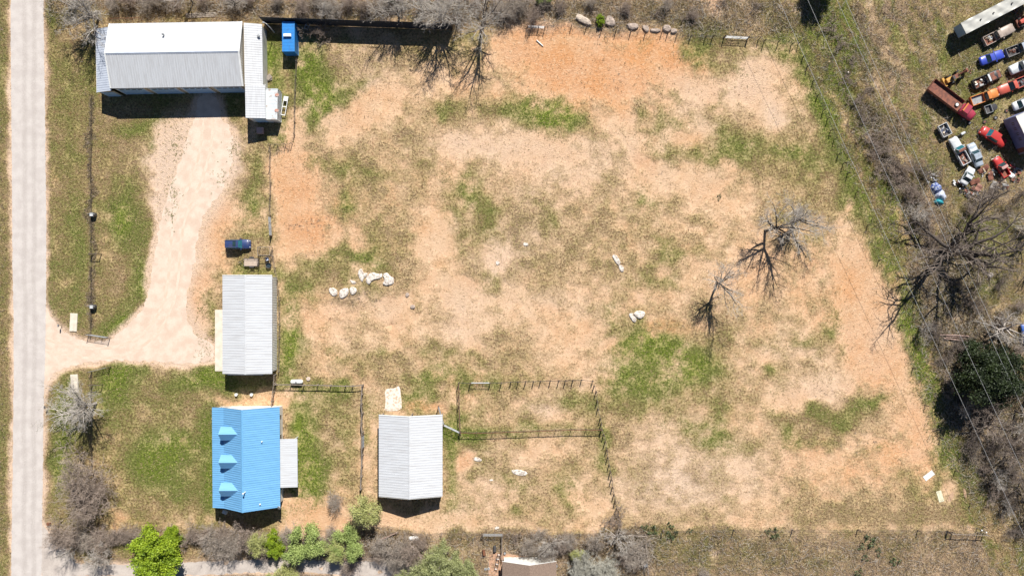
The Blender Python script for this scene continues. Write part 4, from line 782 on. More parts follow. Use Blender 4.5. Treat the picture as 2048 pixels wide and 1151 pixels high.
# broken concrete slab above the open barn
def rock(name, outline, h, m, label, cat, group=None, top=.7, seed=0, z=0):
    """outline in survey pixels -> faceted stone"""
    h = h * .7
    cx = sum(p[0] for p in outline) / len(outline); cy = sum(p[1] for p in outline) / len(outline); o0 = G(cx, cy)
    rg = random.Random(int(cx * 7 + cy) + seed); bm = bmesh.new(); rings = []; n = len(outline) * 3
    pts = smoothpoly(outline, 1)
    for f, zz in ((1.0, -.05), (1.0, h * .45), (.86, h * .85), (top * .7, h)):
        rings.append([bm.verts.new(((G(cx + (x - cx) * f, cy + (y - cy) * f)[0] - o0[0]) * rg.uniform(.95, 1.05), (G(cx + (x - cx) * f, cy + (y - cy) * f)[1] - o0[1]) * rg.uniform(.95, 1.05), zz + (rg.uniform(-.12, .12) * h if zz > 0 else 0))) for x, y in pts])
    for a, b_ in zip(rings[:-1], rings[1:]):
        for i in range(len(a)): bm.faces.new((a[i], a[(i + 1) % len(a)], b_[(i + 1) % len(a)], b_[i]))
    c = bm.verts.new((0, 0, h * 1.02)); a = rings[-1]
    for i in range(len(a)): bm.faces.new((a[i], a[(i + 1) % len(a)], c))
    bmesh.ops.recalc_face_normals(bm, faces=bm.faces)
    bmesh.ops.subdivide_edges(bm, edges=bm.edges, cuts=1, use_grid_fill=True)
    for v in bm.verts: v.co += Vector((mnoise.noise(v.co * 2.3 + Vector((cx, cy, 0))), mnoise.noise(v.co * 2.3 + Vector((cy, 0, cx))), mnoise.noise(v.co * 1.9 + Vector((0, cx, cy))) * .8)) * .10 * min(1, h * 1.5)
    me = bpy.data.meshes.new(name); bm.to_mesh(me); bm.free(); o = link(name, me, m); o.location = (*o0, z)
    return tag(o, label, cat, group)
m_lime = mat("white_limestone", (.72, .65, .58), (.36, .30, .25), rough=.9, scale=3.0, lo=.46, hi=.64, detail=8, bump=.05, bscale=4)
m_gran = mat("pink_grey_rock", (.48, .38, .31), (.27, .215, .185), rough=.9, scale=1.6, bump=.05, bscale=4)
zz = lambda pts: z4(600, 480, 5.117, pts); gW = "white rocks in the pasture by the burn pit"
rock("boulder", zz([(295,490),(345,485),(388,520),(380,560),(345,578),(305,545)]), .35, m_lime, "leftmost white boulder of the pasture cluster", "boulder", gW)
rock("boulder", zz([(400,520),(450,490),(500,490),(500,550),(440,605),(405,585)]), .45, m_lime, "white boulder second from the left, lower row of the cluster", "boulder", gW)
rock("boulder", zz([(505,480),(560,480),(592,510),(560,555),(520,560)]), .4, m_lime, "white boulder third from the left, touching the second one", "boulder", gW)
rock("boulder", zz([(500,405),(545,410),(585,435),(545,455)]), .2, m_lime, "small flat white boulder between the lower and upper rows", "boulder", gW)
rock("boulder", zz([(585,330),(630,278),(650,340),(695,330),(685,375),(655,385),(645,435),(610,390)]), .3, m_lime, "spiky white boulder at the left of the upper row", "boulder", gW)
rock("boulder", zz([(690,360),(740,322),(800,350),(845,335),(835,390),(770,400),(730,420),(705,465),(675,420)]), .45, m_lime, "curved white boulder in the middle of the upper row", "boulder", gW)
rock("boulder", zz([(845,350),(895,330),(925,370),(970,390),(955,450),(900,470),(840,450),(870,410)]), .5, m_lime, "largest white boulder at the right of the upper row", "boulder", gW)
rock("boulder", zz([(1080,545),(1105,532),(1122,560),(1100,588),(1080,575)]), .35, m_gran, "small grey rock nearest the white boulders, upper of two", "boulder", "small grey rocks beside the burn pit")
rock("boulder", zz([(1130,665),(1165,655),(1185,685),(1155,708),(1128,695)]), .35, m_gran, "small grey rock just above the burn pit, lower of two", "boulder", "small grey rocks beside the burn pit")
zz = lambda pts: z4(1150, 480, 5.117, pts)
rock("boulder", zz([(375,155),(415,145),(450,190),(470,240),(440,262),(405,215)]), .35, m_lime, "long thin pale rock in mid pasture", "boulder", "pale rocks in mid pasture")
rock("boulder", zz([(440,262),(475,250),(500,280),(500,328),(465,320)]), .3, m_lime, "pale rock touching the lower end of the long thin one", "boulder", "pale rocks in mid pasture")
rock("boulder", zz([(545,755),(590,740),(600,775),(635,800),(610,850),(575,815)]), .4, m_lime, "left stone of the paired pale rocks on the grass tuft", "boulder", "pale rocks in mid pasture")
rock("boulder", zz([(595,745),(650,715),(720,730),(710,780),(660,812),(610,775)]), .5, m_lime, "right stone of the paired pale rocks on the grass tuft", "boulder", "pale rocks in mid pasture")
zz = lambda pts: z4(900, 740, 4.426, pts)
rock("boulder", zz([(205,775),(240,762),(285,790),(270,808),(215,800)]), .22, m_lime, "small white rock below the diagonal gate in the lower pen", "boulder", "white rocks in the lower pen")
rock("boulder", zz([(545,880),(610,875),(690,900),(665,935),(590,925),(550,905)]), .22, m_lime, "wide flat white rock in the middle of the lower pen", "boulder", "white rocks in the lower pen")
rock("boulder", zz([(345,965),(380,962),(385,975),(355,980)]), .12, m_lime, "tiny white rock left of the wide flat one in the lower pen", "boulder", "white rocks in the lower pen")
rock("boulder", [(991,522),(998,521),(1000,528),(993,531)], .25, m_lime, "single small white rock on a sandy spot in mid pasture", "boulder"); rock("boulder", [(1046,485),(1056,485),(1057,492),(1047,492)], .2, m_lime, "single small white rock right of the sandy spot", "boulder")
zz = lambda pts: z4(1050, 0, 3.84, pts); gR = "boulders in a row along the top fence"
rock("boulder", zz([(385,130),(405,105),(505,160),(512,198),(480,202),(390,155)]), .8, mat("tan_boulder", (.60, .50, .40), (.42, .34, .28), rough=.9, scale=1.5, bump=.05), "long tan boulder, leftmost of the row above the top fence", "boulder", gR)
rock("boulder", zz([(612,165),(635,115),(690,150),(690,210),(620,200)]), .8, m_gran, "brown boulder right beside the bright yellow-green bush", "boulder", gR)
rock("boulder", zz([(772,180),(870,182),(872,225),(800,238)]), .7, m_gran, "wide grey boulder third in the row above the top fence", "boulder", gR)
rock("boulder", zz([(890,205),(940,195),(955,235),(932,260)]), .6, m_gran, "pointed grey boulder fourth in the row above the top fence", "boulder", gR)
rock("boulder", zz([(958,222),(1035,222),(1040,250),(960,250)]), .5, m_gran, "flat oblong grey boulder fifth in the row above the top fence", "boulder", gR)
rock("boulder", zz([(1055,200),(1100,190),(1128,220),(1105,250),(1058,240)]), .7, m_gran, "round grey boulder sixth in the row above the top fence", "boulder", gR)
rock("boulder", zz([(1120,225),(1155,218),(1175,255),(1115,262)]), .6, m_gran, "small grey boulder, last at the right of the row above the top fence", "boulder", gR)
rock("boulder", [(1975,545),(1984,544),(1986,553),(1978,556)], .4, m_lime, "small pale pink rock on the grass right of the big bare tree", "boulder")
rock("boulder", [(1694,144),(1697,142),(1698,147),(1695,148)], .3, m_lime, "small pale stone in the weedy strip beside the gully", "boulder")
slabp = z4(700, 740, 5.117, [(358,200),(400,180),(450,190),(498,150),(515,200),(530,330),(530,400),(350,430),(360,340)])
rock("concrete_slab", slabp, .14, mat("broken_concrete", (.76, .68, .58), (.52, .37, .26), rough=.9, scale=2.2, lo=.48, hi=.66, detail=8, bump=.03, bscale=5), "broken pale concrete slab above the open barn", "slab", top=1.25)
rock("gate_pad", z4(0, 920, 4.983, [(6420,0),(6460,0),(6460,30),(6420,30)]) if False else [(989,1053),(998,1051),(999,1057),(990,1058)], .08, m_lime, "pale flat stone above the long bottom gate", "stone")

# utility trailer
m_deck = mat("trailer_deck_wood", (.52, .42, .34), (.38, .29, .23), rough=.9, scale=2, stretch=(1, 8, 1))
m_tyre = mat("tyre_rubber", (.03, .03, .032), (.045, .043, .04), rough=.85)
r = place("utility_trailer", 505, 524.5, 0, "small flat wood-deck trailer with raised ramp, above the pale shed", "trailer")
MB().box(-1.45, 1.4, -.72, .72, .5, .56).build("deck", m_deck, r)
b = MB(); b.box(-1.5, 1.45, -.78, -.723, .4, .62); b.box(-1.5, 1.45, .723, .78, .4, .62); b.box(-1.5, -1.453, -.722, .722, .4, .62); b.build("frame", m_dark, r)
for s in (-1, 1):
    b = MB(); b.box(-1.5, 1.45, s * .80 - .02, s * .80 + .02, .95, 1.0)
    for x in (-1.48, -.7, .6, 1.4): b.box(x, x + .05, s * .80 - .019, s * .80 + .019, .62, .949)
    b.build("side_rail", m_dark, r)
    w_ = MB(); w_.tube([(.1, s * .98 - .1, .33), (.1, s * .98 + .1, .33)], .33, 16); w_ = w_.build("wheel", m_tyre, r); MB().tube([(.1, s * 1.09 - .01, .33), (.1, s * 1.09 + .01, .33)], .18, 12).build("rim", m_grey, w_)
    MB().box(-.35, .55, s * .98 - .14, s * .98 + .14, .68, .71).build("fender", m_dark, r)
b = MB(); b.tube([(-1.5, -.7, .45), (-2.55, 0, .45), (-1.5, .7, .45)], .05, 6); b.tube([(-2.5, 0, .45), (-2.75, 0, .5)], .06, 6); b.build("tongue", m_dark, r); MB().tube([(-2.25, 0, 0), (-2.25, 0, .8)], .05, 6).build("jack", m_grey, r)
b = MB(); b.box(1.5, 1.56, -.75, .75, .5, .56); b.box(1.5, 1.56, -.75, .75, 1.6, 1.66)
for i in range(8): b.box(1.51, 1.55, -.74 + i * .208, -.70 + i * .208, .561, 1.599)
b.build("ramp", m_dark, r)
# timber feeder frame, round bin, garden chair
r = place("hay_feeder", 533, 503, 0, "open timber frame with a mesh top beside the trailer", "feeder")
for x in (-1.2, 1.2):
    for y in (-.8, .8): MB().tube([(x, y, 0), (x, y, 1.6)], .07, 6).build("post", m_wpost, r)
b = MB(); b.tube([(-1.25, .8, 1.55), (1.25, .8, 1.55)], .07, 5); b.build("beam", m_wpost, r); MB().tube([(-1.25, -.8, 1.55), (1.25, -.8, 1.55)], .07, 5).build("beam", m_wpost, r)
for x in (-1.2, 1.2): MB().tube([(x, -.8, 1.5), (x, .8, 1.5)], .06, 5).build("beam", m_wpost, r)
b = MB()
for i in range(9): x = -1.1 + i * .27; b.tube([(x, .1, 1.58), (x + .05, .85, 1.6)], .018, 4)
b.build("mesh_top", m_net, r)
r = place("round_bin", 538.5, 530.5, 0, "round open black tub beside the trailer", "tub")
b = MB(); b.tube([(0, 0, 0), (0, 0, .62)], [.5, .56], 20, False); b.tube([(0, 0, .62), (0, 0, .61), (0, 0, .1)], [.56, .50, .44], 20, False); b.build("body", m_dark, r); MB().tube([(0, 0, .3), (0, 0, .32)], .46, 20).build("water", m_glass, r)
r = place("garden_chair", 536, 518, 20, "small dark chair with a pale seat beside the round black tub", "chair")
m_navy = mat("navy_plastic", (.035, .05, .12), (.02, .03, .08), rough=.6)
MB().box(-.28, .28, -.28, .28, .42, .48).build("seat", mat("pale_cushion", (.6, .66, .8), (.4, .45, .6), rough=.9), r); MB().box(-.3, .3, .29, .34, .48, .95).build("backrest", m_navy, r)
for x in (-.26, .26):
    for y in (-.26, .26): MB().box(x - .03, x + .03, y - .03, y + .03, 0, .419).build("leg", m_navy, r)
for x in (-.33, .33): MB().box(x - .03, x + .03, -.3, .3, .65, .69).build("armrest", m_navy, r)
# garden clutter by the brown house
def drum(px, py, label, m, rr=.28, h=.85, lying=None, name="drum", cat="drum"):
    r = place(name, px, py, lying or 0, label, cat)
    b = MB()
    if lying is None:
        b.tube([(0, 0, 0), (0, 0, h * .33), (0, 0, h * .34), (0, 0, h)], [rr, rr, rr * 1.04, rr], 14)
    else: b.tube([(0, -h / 2, rr), (0, h / 2, rr)], rr, 14)
    b.build("body", m, r, False); 
    if lying is None: MB().tube([(0, 0, h), (0, 0, h + .03)], rr * .92, 14).build("lid", m_grey, r)
    return r
drum(989.5, 1095, "black and white lying drum left of the patio post", m_dark, .33, 1.1, 0)
drum(968, 1103, "brown lying barrel on the grass left of the patio", m_rust, .3, 1.1, 8)
drum(1009.5, 1104, "small black pot beside the garden fence above the patio", m_dark, .24, .4, name="pot", cat="pot"); drum(1038, 1121, "small brown pot on the patio in front of the brown roofed house", m_rust, .22, .4, name="pot", cat="pot"); drum(1112, 1128, "dark drum at the right corner of the brown roofed house", m_dark, .3, .8)
drum(1110.5, 1098, "bluish tub under the bare shrubs above the brown roofed house", m_navy, .3, .5)
fence("garden_fence", "low wooden garden fence between the pale bottom gate and the patio", [(1004,1068),(1004,1084),(1004,1100),(1005,1116)], h=1.3, r=.06, m=m_wpost, top=m_wpost, railr=.08, wires=3, net=True)
r = place("garden_bench", 995, 1120, -12, "long metal garden rack with white seat pads on the patio", "bench")
for x in (-.25, .25): MB().box(x - .04, x + .04, -1.6, 1.5, .5, .56).build("rail", m_dark, r)
for y in (-1.5, -.5, .5, 1.4): MB().box(-.209, .209, y - .06, y + .06, .5, .55).build("slat", m_trimw, r)
for x in (-.25, .25):
    for y in (-1.5, 1.4): MB().box(x - .03, x + .03, y - .03, y + .03, 0, .499).build("leg", m_dark, r)
drum(971, 1137, "left of two pale round plates on the grass by the patio", m_trimw, .26, .08, name="stepping_stone", cat="stone"); drum(977, 1136, "right of two pale round plates on the grass by the patio", m_trimw, .26, .08, name="stepping_stone", cat="stone")
r = place("gas_bottle", 828, 1074, 0, "pale fallen bathtub half hidden in the brush below the open barn", "bathtub")
r.name = "bathtub"; b = MB(); pr = [(-1.0, .1), (-.9, .3), (-.6, .42), (.6, .42), (.9, .3), (1.0, .1)]; b.tube([(x, 0, .4) for x, _ in pr], [q for _, q in pr], 12); b.build("body", m_trimw, r, True)
r = place("small_cart", 1290, 1127, 25, "small white and navy cart beside the dark board fence at the bottom edge", "cart")
MB().box(-.45, .45, -.35, .35, .3, .75).build("body", m_navy, r); MB().box(-.3, .35, -.25, .25, .751, .85).build("lid", m_trimw, r)
for s in (-1, 1): MB().tube([(0, s * .42 - .04, .25), (0, s * .42 + .04, .25)], .25, 12).build("wheel", m_tyre, r)
for px, py, lab in ((1953, 1054, "white topped post above the corner brace at the bottom right"), (1962, 1058, "white topped post on the corner brace at the bottom right")):
    r = place("capped_post", px, py, 0, lab, "post", "capped posts at the bottom right corner"); MB().tube([(0, 0, 0), (0, 0, 1.5)], .07, 7).build("post", m_wpost, r); MB().tube([(0, 0, 1.5), (0, 0, 1.62)], .14, 10).build("cap", m_trimw, r)
# ------------------------------------------------------------------ vehicles
m_rim = mat("wheel_rim", (.40, .40, .42), (.25, .22, .2), rough=.4, metal=.6)
m_chrome = mat("chrome", (.60, .60, .62), (.45, .43, .42), rough=.2, metal=.8)
m_lamp = mat("headlight_glass", (.75, .78, .8), (.6, .62, .64), rough=.15)
m_vglass = mat("vehicle_glass", (.035, .07, .075), (.02, .04, .045), rough=.08, spec=.9)
m_teal = mat("tinted_windshield", (.03, .16, .19), (.02, .09, .12), rough=.08, spec=.9)
m_rustp = mat("rusty_sheet_metal", (.27, .10, .06), (.14, .055, .04), rough=.8, scale=2.2)
def paint(name, c, worn=.25, c2=None):
    g = sum(c) / 3; c = tuple(v * .88 + g * .12 for v in c); return mat("paint_" + name, c, c2 or tuple((v * .7 + .3 * q) * (1 - worn * .6) for v, q in zip(c, (.22, .15, .11))), rough=.42, scale=1.6, lo=.45, hi=.75, coat=.15, detail=6)
def loft(sections, cap=True):
    """sections: (x, halfwidth, z bottom, z shoulder, z top)"""
    b = MB(); vs = []; n = 9
    for x, hw, zb, zs, zt in sections: vs += [(x, -hw * .94, zb), (x, -hw, (zb + zs) / 2), (x, -hw * .985, zs), (x, -hw * .84, zt), (x, 0, zt + .03), (x, hw * .84, zt), (x, hw * .985, zs), (x, hw, (zb + zs) / 2), (x, hw * .94, zb)]
    fs = [(i * n + j, i * n + n + j, i * n + n + j + 1, i * n + j + 1) for i in range(len(sections) - 1) for j in range(n - 1)]
    fs += [(i * n + n - 1, i * n + n + n - 1, i * n + n, i * n) for i in range(len(sections) - 1)]
    fs += [tuple(range(n)), tuple(range(len(sections) * n - 1, (len(sections) - 1) * n - 1, -1))]
    return b.add(vs, fs)
def vehicle(kind, px, py, rz, label, body, L=5.2, W=1.9, roof=None, hood=None, cat=None, glass=None, group="junk vehicles in the yard on the right", cab=None, name=None, wheels=True, bedm=None, roofgone=False, hgt=0.0):
    """local +x is forward; rz in degrees, picture-wise counter-clockwise from pointing right"""
    name = name or {"pickup": "pickup_truck", "car": "car", "suv": "sport_utility_vehicle", "van": "van"}[kind]
    cat = cat or {"pickup": "pickup truck", "car": "car", "suv": "suv", "van": "van"}[kind]
    r = place(name, px, py, rz, label, cat, group); h, wd = L / 2, W / 2; glass = glass or m_vglass; hood_m = hood; roof_m = roof or body
    zt = 1.02 if kind != "car" else .88
    if kind == "pickup": xf, xr = cab or (h * .36, -h * .12)          # cab base: front, rear
    elif kind == "suv": xf, xr = cab or (h * .42, -h * .94)
    elif kind == "van": xf, xr = cab or (h * .62, -h * .96)
    else: xf, xr = cab or (h * .34, -h * .62)
    back = xr - .05 if kind == "pickup" else -h
    sec = [(back, wd * (.97 if kind == "pickup" else .84), .42, zt * .78, zt * (.98 if kind != "car" else .94))]
    if kind != "pickup": sec.append((-h + .3, wd * .97, .34, zt * .82, zt))
    sec += [((back + xf) / 2, wd, .32, zt * .84, zt + .0), (xf, wd, .32, zt * .84, zt), (xf + (h - xf) * .55, wd * .98, .32, zt * .82, zt - .04), (h - .28, wd * .93, .34, zt * .76, zt - .12), (h - .06, wd * .80, .42, zt * .66, zt * .74)]
    loft(sec).build("body", body, r, True)
    rh = {"pickup": 1.76, "suv": 1.78, "van": 1.95, "car": 1.42}[kind]
    xtf = xf - (.62 if kind != "van" else .45); xtr = xr + (.16 if kind in ("pickup", "van") else .22 if kind == "suv" else .62); wt = wd * .78; wb = wd * .93
    # greenhouse
    base = [(xf, -wb, zt - .02), (xf, wb, zt - .02), (xr, wb, zt - .02), (xr, -wb, zt - .02)]; top = [(xtf, -wt, rh - .05), (xtf, wt, rh - .05), (xtr, wt, rh - .05), (xtr, -wt, rh - .05)]
    MB().add(base + top, [(0, 1, 5, 4), (1, 2, 6, 5), (2, 3, 7, 6), (3, 0, 4, 7), (4, 5, 6, 7)]).build("pillar_shell", body, r)
    if not roofgone:
        b = MB(); n1, n2 = 6, 5; vs = []
        for i in range(n1 + 1):
            for j in range(n2 + 1):
                u = i / n1; v = j / n2 * 2 - 1; vs.append((xtf + .02 + (xtr - xtf - .04) * u, wt * 1.01 * v * (1 - .06 * abs(2 * u - 1) ** 3), rh - .035 + .055 * (1 - v * v) * (1 - .3 * abs(2 * u - 1) ** 2)))
        b.add(vs, [(i * (n2 + 1) + j, i * (n2 + 1) + j + 1, (i + 1) * (n2 + 1) + j + 1, (i + 1) * (n2 + 1) + j) for i in range(n1) for j in range(n2)]); b.build("roof_panel", roof_m, r, True)
    def pane(nm, P, off, m=None):
        c = sum((Vector(p) for p in P), Vector()) / 4; q = [c + (Vector(p) - c) * .90 + Vector(off) for p in P]; MB().quad(*q).build(nm, m or glass, r)
    pane("windshield", [base[0], base[1], top[1], top[0]], (.012, 0, .012)); pane("rear_window", [base[2], base[3], top[3], top[2]], (-.012, 0, .012))
    pane("side_window", [base[1], base[2], top[2], top[1]], (0, .012, .008)); pane("side_window", [base[3], base[0], top[0], top[3]], (0, -.012, .008))
    if hood_m: MB().add([(xf + .05, -wd * .80, zt + .028), (xf + .05, 0, zt + .045), (xf + .05, wd * .80, zt + .028), (h - .32, wd * .74, zt - .085), (h - .32, 0, zt - .06), (h - .32, -wd * .74, zt - .085)], [(0, 1, 4, 5), (1, 2, 3, 4)]).build("hood", hood_m, r)
    for s in (-1, 1):
        MB().tube([(h - .12, s * wd * .62, zt * .66), (h - .02, s * wd * .62, zt * .64)], [.13, .11], 8).build("headlight", m_lamp, r)
        MB().box(xf - .35, xf - .15, min(s * (wd + .02), s * (wd + .2)), max(s * (wd + .02), s * (wd + .2)), zt, zt + .14).build("mirror", body, r)
    MB().box(h - .10, h + .04, -wd * .88, wd * .88, .38, .56).build("bumper", m_chrome if kind == "pickup" else body, r)
    if kind == "pickup":
        b = MB(); x0, x1 = -h, xr - .06; t = .13
        for s in (-1, 1): b.box(x0, x1, min(s * (wd - t), s * wd * .99), max(s * (wd - t), s * wd * .99), .42, zt + .02)
        b.box(x0, x0 + .1, -wd + t + .001, wd - t - .001, .45, zt + .0); b.box(x1 - .08, x1 - .001, -wd + t + .001, wd - t - .001, .5, zt + .01); b.build("bed_side", body, r)
        MB().box(x0 + .101, x1 - .081, -wd + t + .002, wd - t - .002, .5, .58).build("bed_floor", bedm or m_dark, r); MB().box(-h - .12, -h - .02, -wd * .85, wd * .85, .4, .55).build("bumper", m_chrome, r)
    if wheels:
        for x in (h * .62, -h * .58):
            for s in (-1, 1):
                w_ = MB().tube([(x, s * (wd - .24), .34), (x, s * (wd + .015), .34)], .34, 16).build("wheel", m_tyre, r); MB().tube([(x, s * (wd + .016), .34), (x, s * (wd + .03), .34)], .2, 12).build("rim", m_rim, w_)
    return r
JR = 26.5
# parked family car
pn = paint("navy", (.022, .05, .17), .3)
sv = vehicle("suv", 478.5, 488.5, 0, "dark navy suv with pale roof rails parked by the driveway", pn, L=4.95, W=1.92, glass=m_teal, group=None, cab=(1.0, -2.3))
for s in (-1, 1): MB().box(-2.0, .1, s * .72 - .03, s * .72 + .03, 1.80, 1.86).build("roof_rail", m_chrome, sv)
MB().box(-.62, .0, -.5, .5, 1.80, 1.812).build("sunroof", m_vglass, sv)
# junk yard
tanp = paint("beige", (.42, .33, .27), .35); blp = paint("blue", (.02, .06, .52), .25); whp = paint("white", (.62, .64, .66), .25); grp = paint("grey", (.22, .21, .21), .4)
orp = paint("orange", (.72, .22, .02), .2); rdp = paint("coral", (.62, .09, .05), .25); redp = paint("red", (.55, .015, .012), .3); crp = paint("crimson", (.42, .02, .06), .25); slp = paint("silver", (.36, .42, .50), .3); blk = paint("charcoal", (.05, .048, .05), .3); ltan = paint("straw", (.55, .42, .28), .3); pkp = paint("pinkwhite", (.55, .30, .27), .4)
vehicle("pickup", 1992.5, 72, 27, "beige pickup truck with a long bonnet beside the long white trailer", tanp, L=6.7, W=1.95, cab=(.55, -.9), bedm=m_rustp)
vehicle("pickup", 2035, 98.5, 22, "brown grey pickup with a straw coloured bonnet at the right edge, below the beige one", grp, L=6.0, W=1.9, hood=ltan, roof=slp)
vehicle("car", 1979, 117.5, 20, "bright blue old car in the junk yard", blp, L=5.0, W=1.85, cab=(.7, -1.3))
vehicle("van", 2038, 134, 24, "white van at the right edge, right of the blue car", whp, L=5.2, W=1.95, cab=(1.2, -.6))
vehicle("pickup", 1969, 160, 24, "dark pickup with white cab roof, rusty bonnet and a loaded bed", blk, L=6.0, W=1.9, roof=whp, hood=m_rustp, bedm=m_rustp, cab=(.6, -.5))
vehicle("pickup", 2021, 173, 207 - 5, "coral red pickup at the right edge, above the orange one", rdp, L=6.6, W=1.95, cab=(1.1, -.35), bedm=m_dark)
vehicle("pickup", 1964, 196, 20, "orange pickup truck with a grey bed floor", orp, L=5.8, W=1.9, cab=(1.3, -.05), bedm=m_grey)
vehicle("car", 2042, 207, 24, "white rounded car at the right edge above the big box trailer", whp, L=4.6, W=1.8)
vehicle("suv", 1981, 275, -33, "bright red suv above the box trailer's shadow", redp, L=5.4, W=1.95, cab=(1.5, -1.1), glass=m_teal).rotation_euler = (0, 0, R(180 - 33))
vehicle("pickup", 1914, 303, 118, "white pickup with a rust stained roof beside the silver car", whp, L=5.9, W=1.9, roof=m_rustp, bedm=m_rustp, cab=(.9, -.35), glass=m_teal)
vehicle("car", 1946, 311, 112, "silver grey car missing its roof panel, right of the white pickup", slp, L=4.9, W=1.8, roofgone=True, hood=whp)
vehicle("pickup", 1997, 335, 120, "small red pickup with a pinkish roof under the bare branches", redp, L=4.4, W=1.7, roof=pkp, cab=(.7, -.6), bedm=m_rustp)
vehicle("car", 1931, 353, 60, "half buried white car front among the junk below the white pickup", whp, L=3.8, W=1.7, hood=whp)
vehicle("car", 2049, 670, 100, "blue car at the right edge below the big bare tree", paint("azure", (.02, .13, .55), .2), L=4.8, W=1.8, group=None)
vehicle("pickup", 1916, 3 - 32, 22, "dark vehicle just beyond the top edge", blk, L=5, W=1.9) if False else None
# red stake truck
r = place("flatbed_truck", 1896, 205, -37, "long flatbed truck with a crimson cab and a rusty brown bed", "truck", "junk vehicles in the yard on the right")
MB().box(-5.3, 2.1, -1.25, 1.25, 1.1, 1.22).build("bed_floor", m_rustp, r)
for s in (-1, 1): MB().box(-5.3, 2.1, s * 1.27 - .02, s * 1.27 + .02, 1.0, 1.75).build("bed_side", m_rustp, r)
MB().box(-5.34, -5.301, -1.29, 1.29, 1.0, 1.7).build("tailgate", m_rustp, r)
MB().box(-4.9, 4.6, -.45, .45, .6, 1.0).build("chassis", m_dark, r)
loft([(2.3, 1.05, .6, 1.4, 1.65), (3.9, 1.05, .6, 1.4, 1.62), (4.9, .98, .6, 1.3, 1.5), (5.35, .85, .6, 1.2, 1.35)]).build("body", crp, r, True)
b = MB(); b.add([(4.0, -1, 1.6), (4.0, 1, 1.6), (2.35, 1, 1.6), (2.35, -1, 1.6), (3.6, -.88, 2.35), (3.6, .88, 2.35), (2.4, .9, 2.35), (2.4, -.9, 2.35)], [(0, 1, 5, 4), (1, 2, 6, 5), (2, 3, 7, 6), (3, 0, 4, 7), (4, 5, 6, 7)]); b.build("cab", crp, r)
MB().quad((4.0, -.9, 1.66), (4.0, .9, 1.66), (3.64, .8, 2.3), (3.64, -.8, 2.3)).build("windshield", m_teal, r)
bpy.data.objects[r.children[-1].name if r.children else r.name]
MB().box(2.36, 2.6, -.9, .9, 2.352, 2.42).build("visor", orp, r)
for x in (-3.6, -2.5, 4.3):
    for s in (-1, 1):
        w_ = MB().tube([(x, s * .85, .5), (x, s * 1.15, .5)], .5, 16).build("wheel", m_tyre, r); MB().tube([(x, s * 1.151, .5), (x, s * 1.17, .5)], .25, 12).build("rim", m_rim, w_)
for s in (-1, 1): MB().tube([(5.3, s * .6, 1.05), (5.4, s * .6, 1.05)], .14, 8).build("headlight", m_lamp, r)
r2 = place("spare_wheel", 1905, 213, 0, "pale spare wheel lying in the flatbed truck's rusty bed", "wheel"); r2.location = (r2.location[0], r2.location[1], 1.23)
MB().tube([(0, 0, 0), (0, 0, .22)], .42, 18).build("tyre", m_tyre, r2); MB().tube([(0, 0, .221), (0, 0, .24)], .3, 16).build("rim", m_trimw, r2)
# long white trailer and box trailer
def trailer(px, py, rz, L, W, h0, h1, label, mroof, mend, mside, name="box_trailer", doors=True):
    r = place(name, px, py, rz, label, "trailer", "big trailers in the junk yard"); l, w2 = L / 2, W / 2
    b = MB(); vs = []; n1, n2 = 60, 8
    for i in range(n1 + 1):
        for j in range(n2 + 1):
            x = -l + L * i / n1; y = -w2 + W * j / n2; e = min(1, j, n2 - j) * min(1, i, n1 - i)
            vs.append((x, y, h1 + e * (.06 * math.sin(x * 2.1 + y * 1.3) + .05 * mnoise.noise(Vector((x * .9, y * 1.5, 3))) * 2)))
    b.add(vs, [(i * (n2 + 1) + j, (i + 1) * (n2 + 1) + j, (i + 1) * (n2 + 1) + j + 1, i * (n2 + 1) + j + 1) for i in range(n1) for j in range(n2)]); b.build("roof", mroof, r, True)
    MB().add([(-l, -w2, h0), (l, -w2, h0), (l, w2, h0), (-l, w2, h0), (-l, -w2, h1 - .02), (l, -w2, h1 - .02), (l, w2, h1 - .02), (-l, w2, h1 - .02)], [(3, 2, 1, 0), (0, 1, 5, 4), (2, 3, 7, 6), (1, 2, 6, 5), (3, 0, 4, 7)]).build("side_wall", mside, r)
    b = MB(); b.box(-l - .03, -l - .005, -w2 + .08, w2 - .08, h0 + .05, h1 - .1); b.build("end_panel", mend, r)
    for s in (-1, 1): MB().box(-l, l, min(s * w2, s * (w2 + .03)), max(s * w2, s * (w2 + .03)), h1 - .1, h1 + .03).build("roof_rail", m_grey, r)
    for x in (-l + 1.4, l - 2.5, l - 1.4):
        for s in (-1, 1): MB().tube([(x, s * (w2 - .35), .5), (x, s * (w2 - .02), .5)], .5, 14).build("wheel", m_tyre, r)
    return r
m_alu = mat("crumpled_white_roof", (.62, .60, .54), (.50, .49, .45), rough=.35, metal=.2, scale=.8, detail=5)
m_bluegrey = mat("blue_grey_panel", (.26, .38, .52), (.21, .31, .44), rough=.5)
tr = trailer(1976, 33, 27.4, 16.0, 2.35, 1.0, 3.35, "very long white trailer with a blue grey end wall at the top right", m_alu, m_bluegrey, m_alu)
for x in (-4.3, -1.5, 2.6): MB().tube([(x, .0, 3.3), (x, 0, 3.6)], .14, 8).build("roof_vent", m_dark, tr)
m_violet = mat("faded_lilac_panel", (.20, .22, .38), (.15, .17, .30), rough=.6, scale=1.0)
tb = trailer(2030, 271, -64.5, 7.6, 2.6, .5, 4.0, "large tall box trailer with lilac side walls at the right edge", m_whitewall, m_violet, m_violet)
MB().box(2.5, 3.4, -1.345, -1.31, .6, 2.6).build("side_door", m_rustp, tb)
for i in range(4):
    for q in (0, .35): MB().box(-2.8 + i * 1.1 + q, -2.65 + i * 1.1 + q, -1.33, -1.303, 2.2, 2.9).build("wall_slot", m_dark, tb)
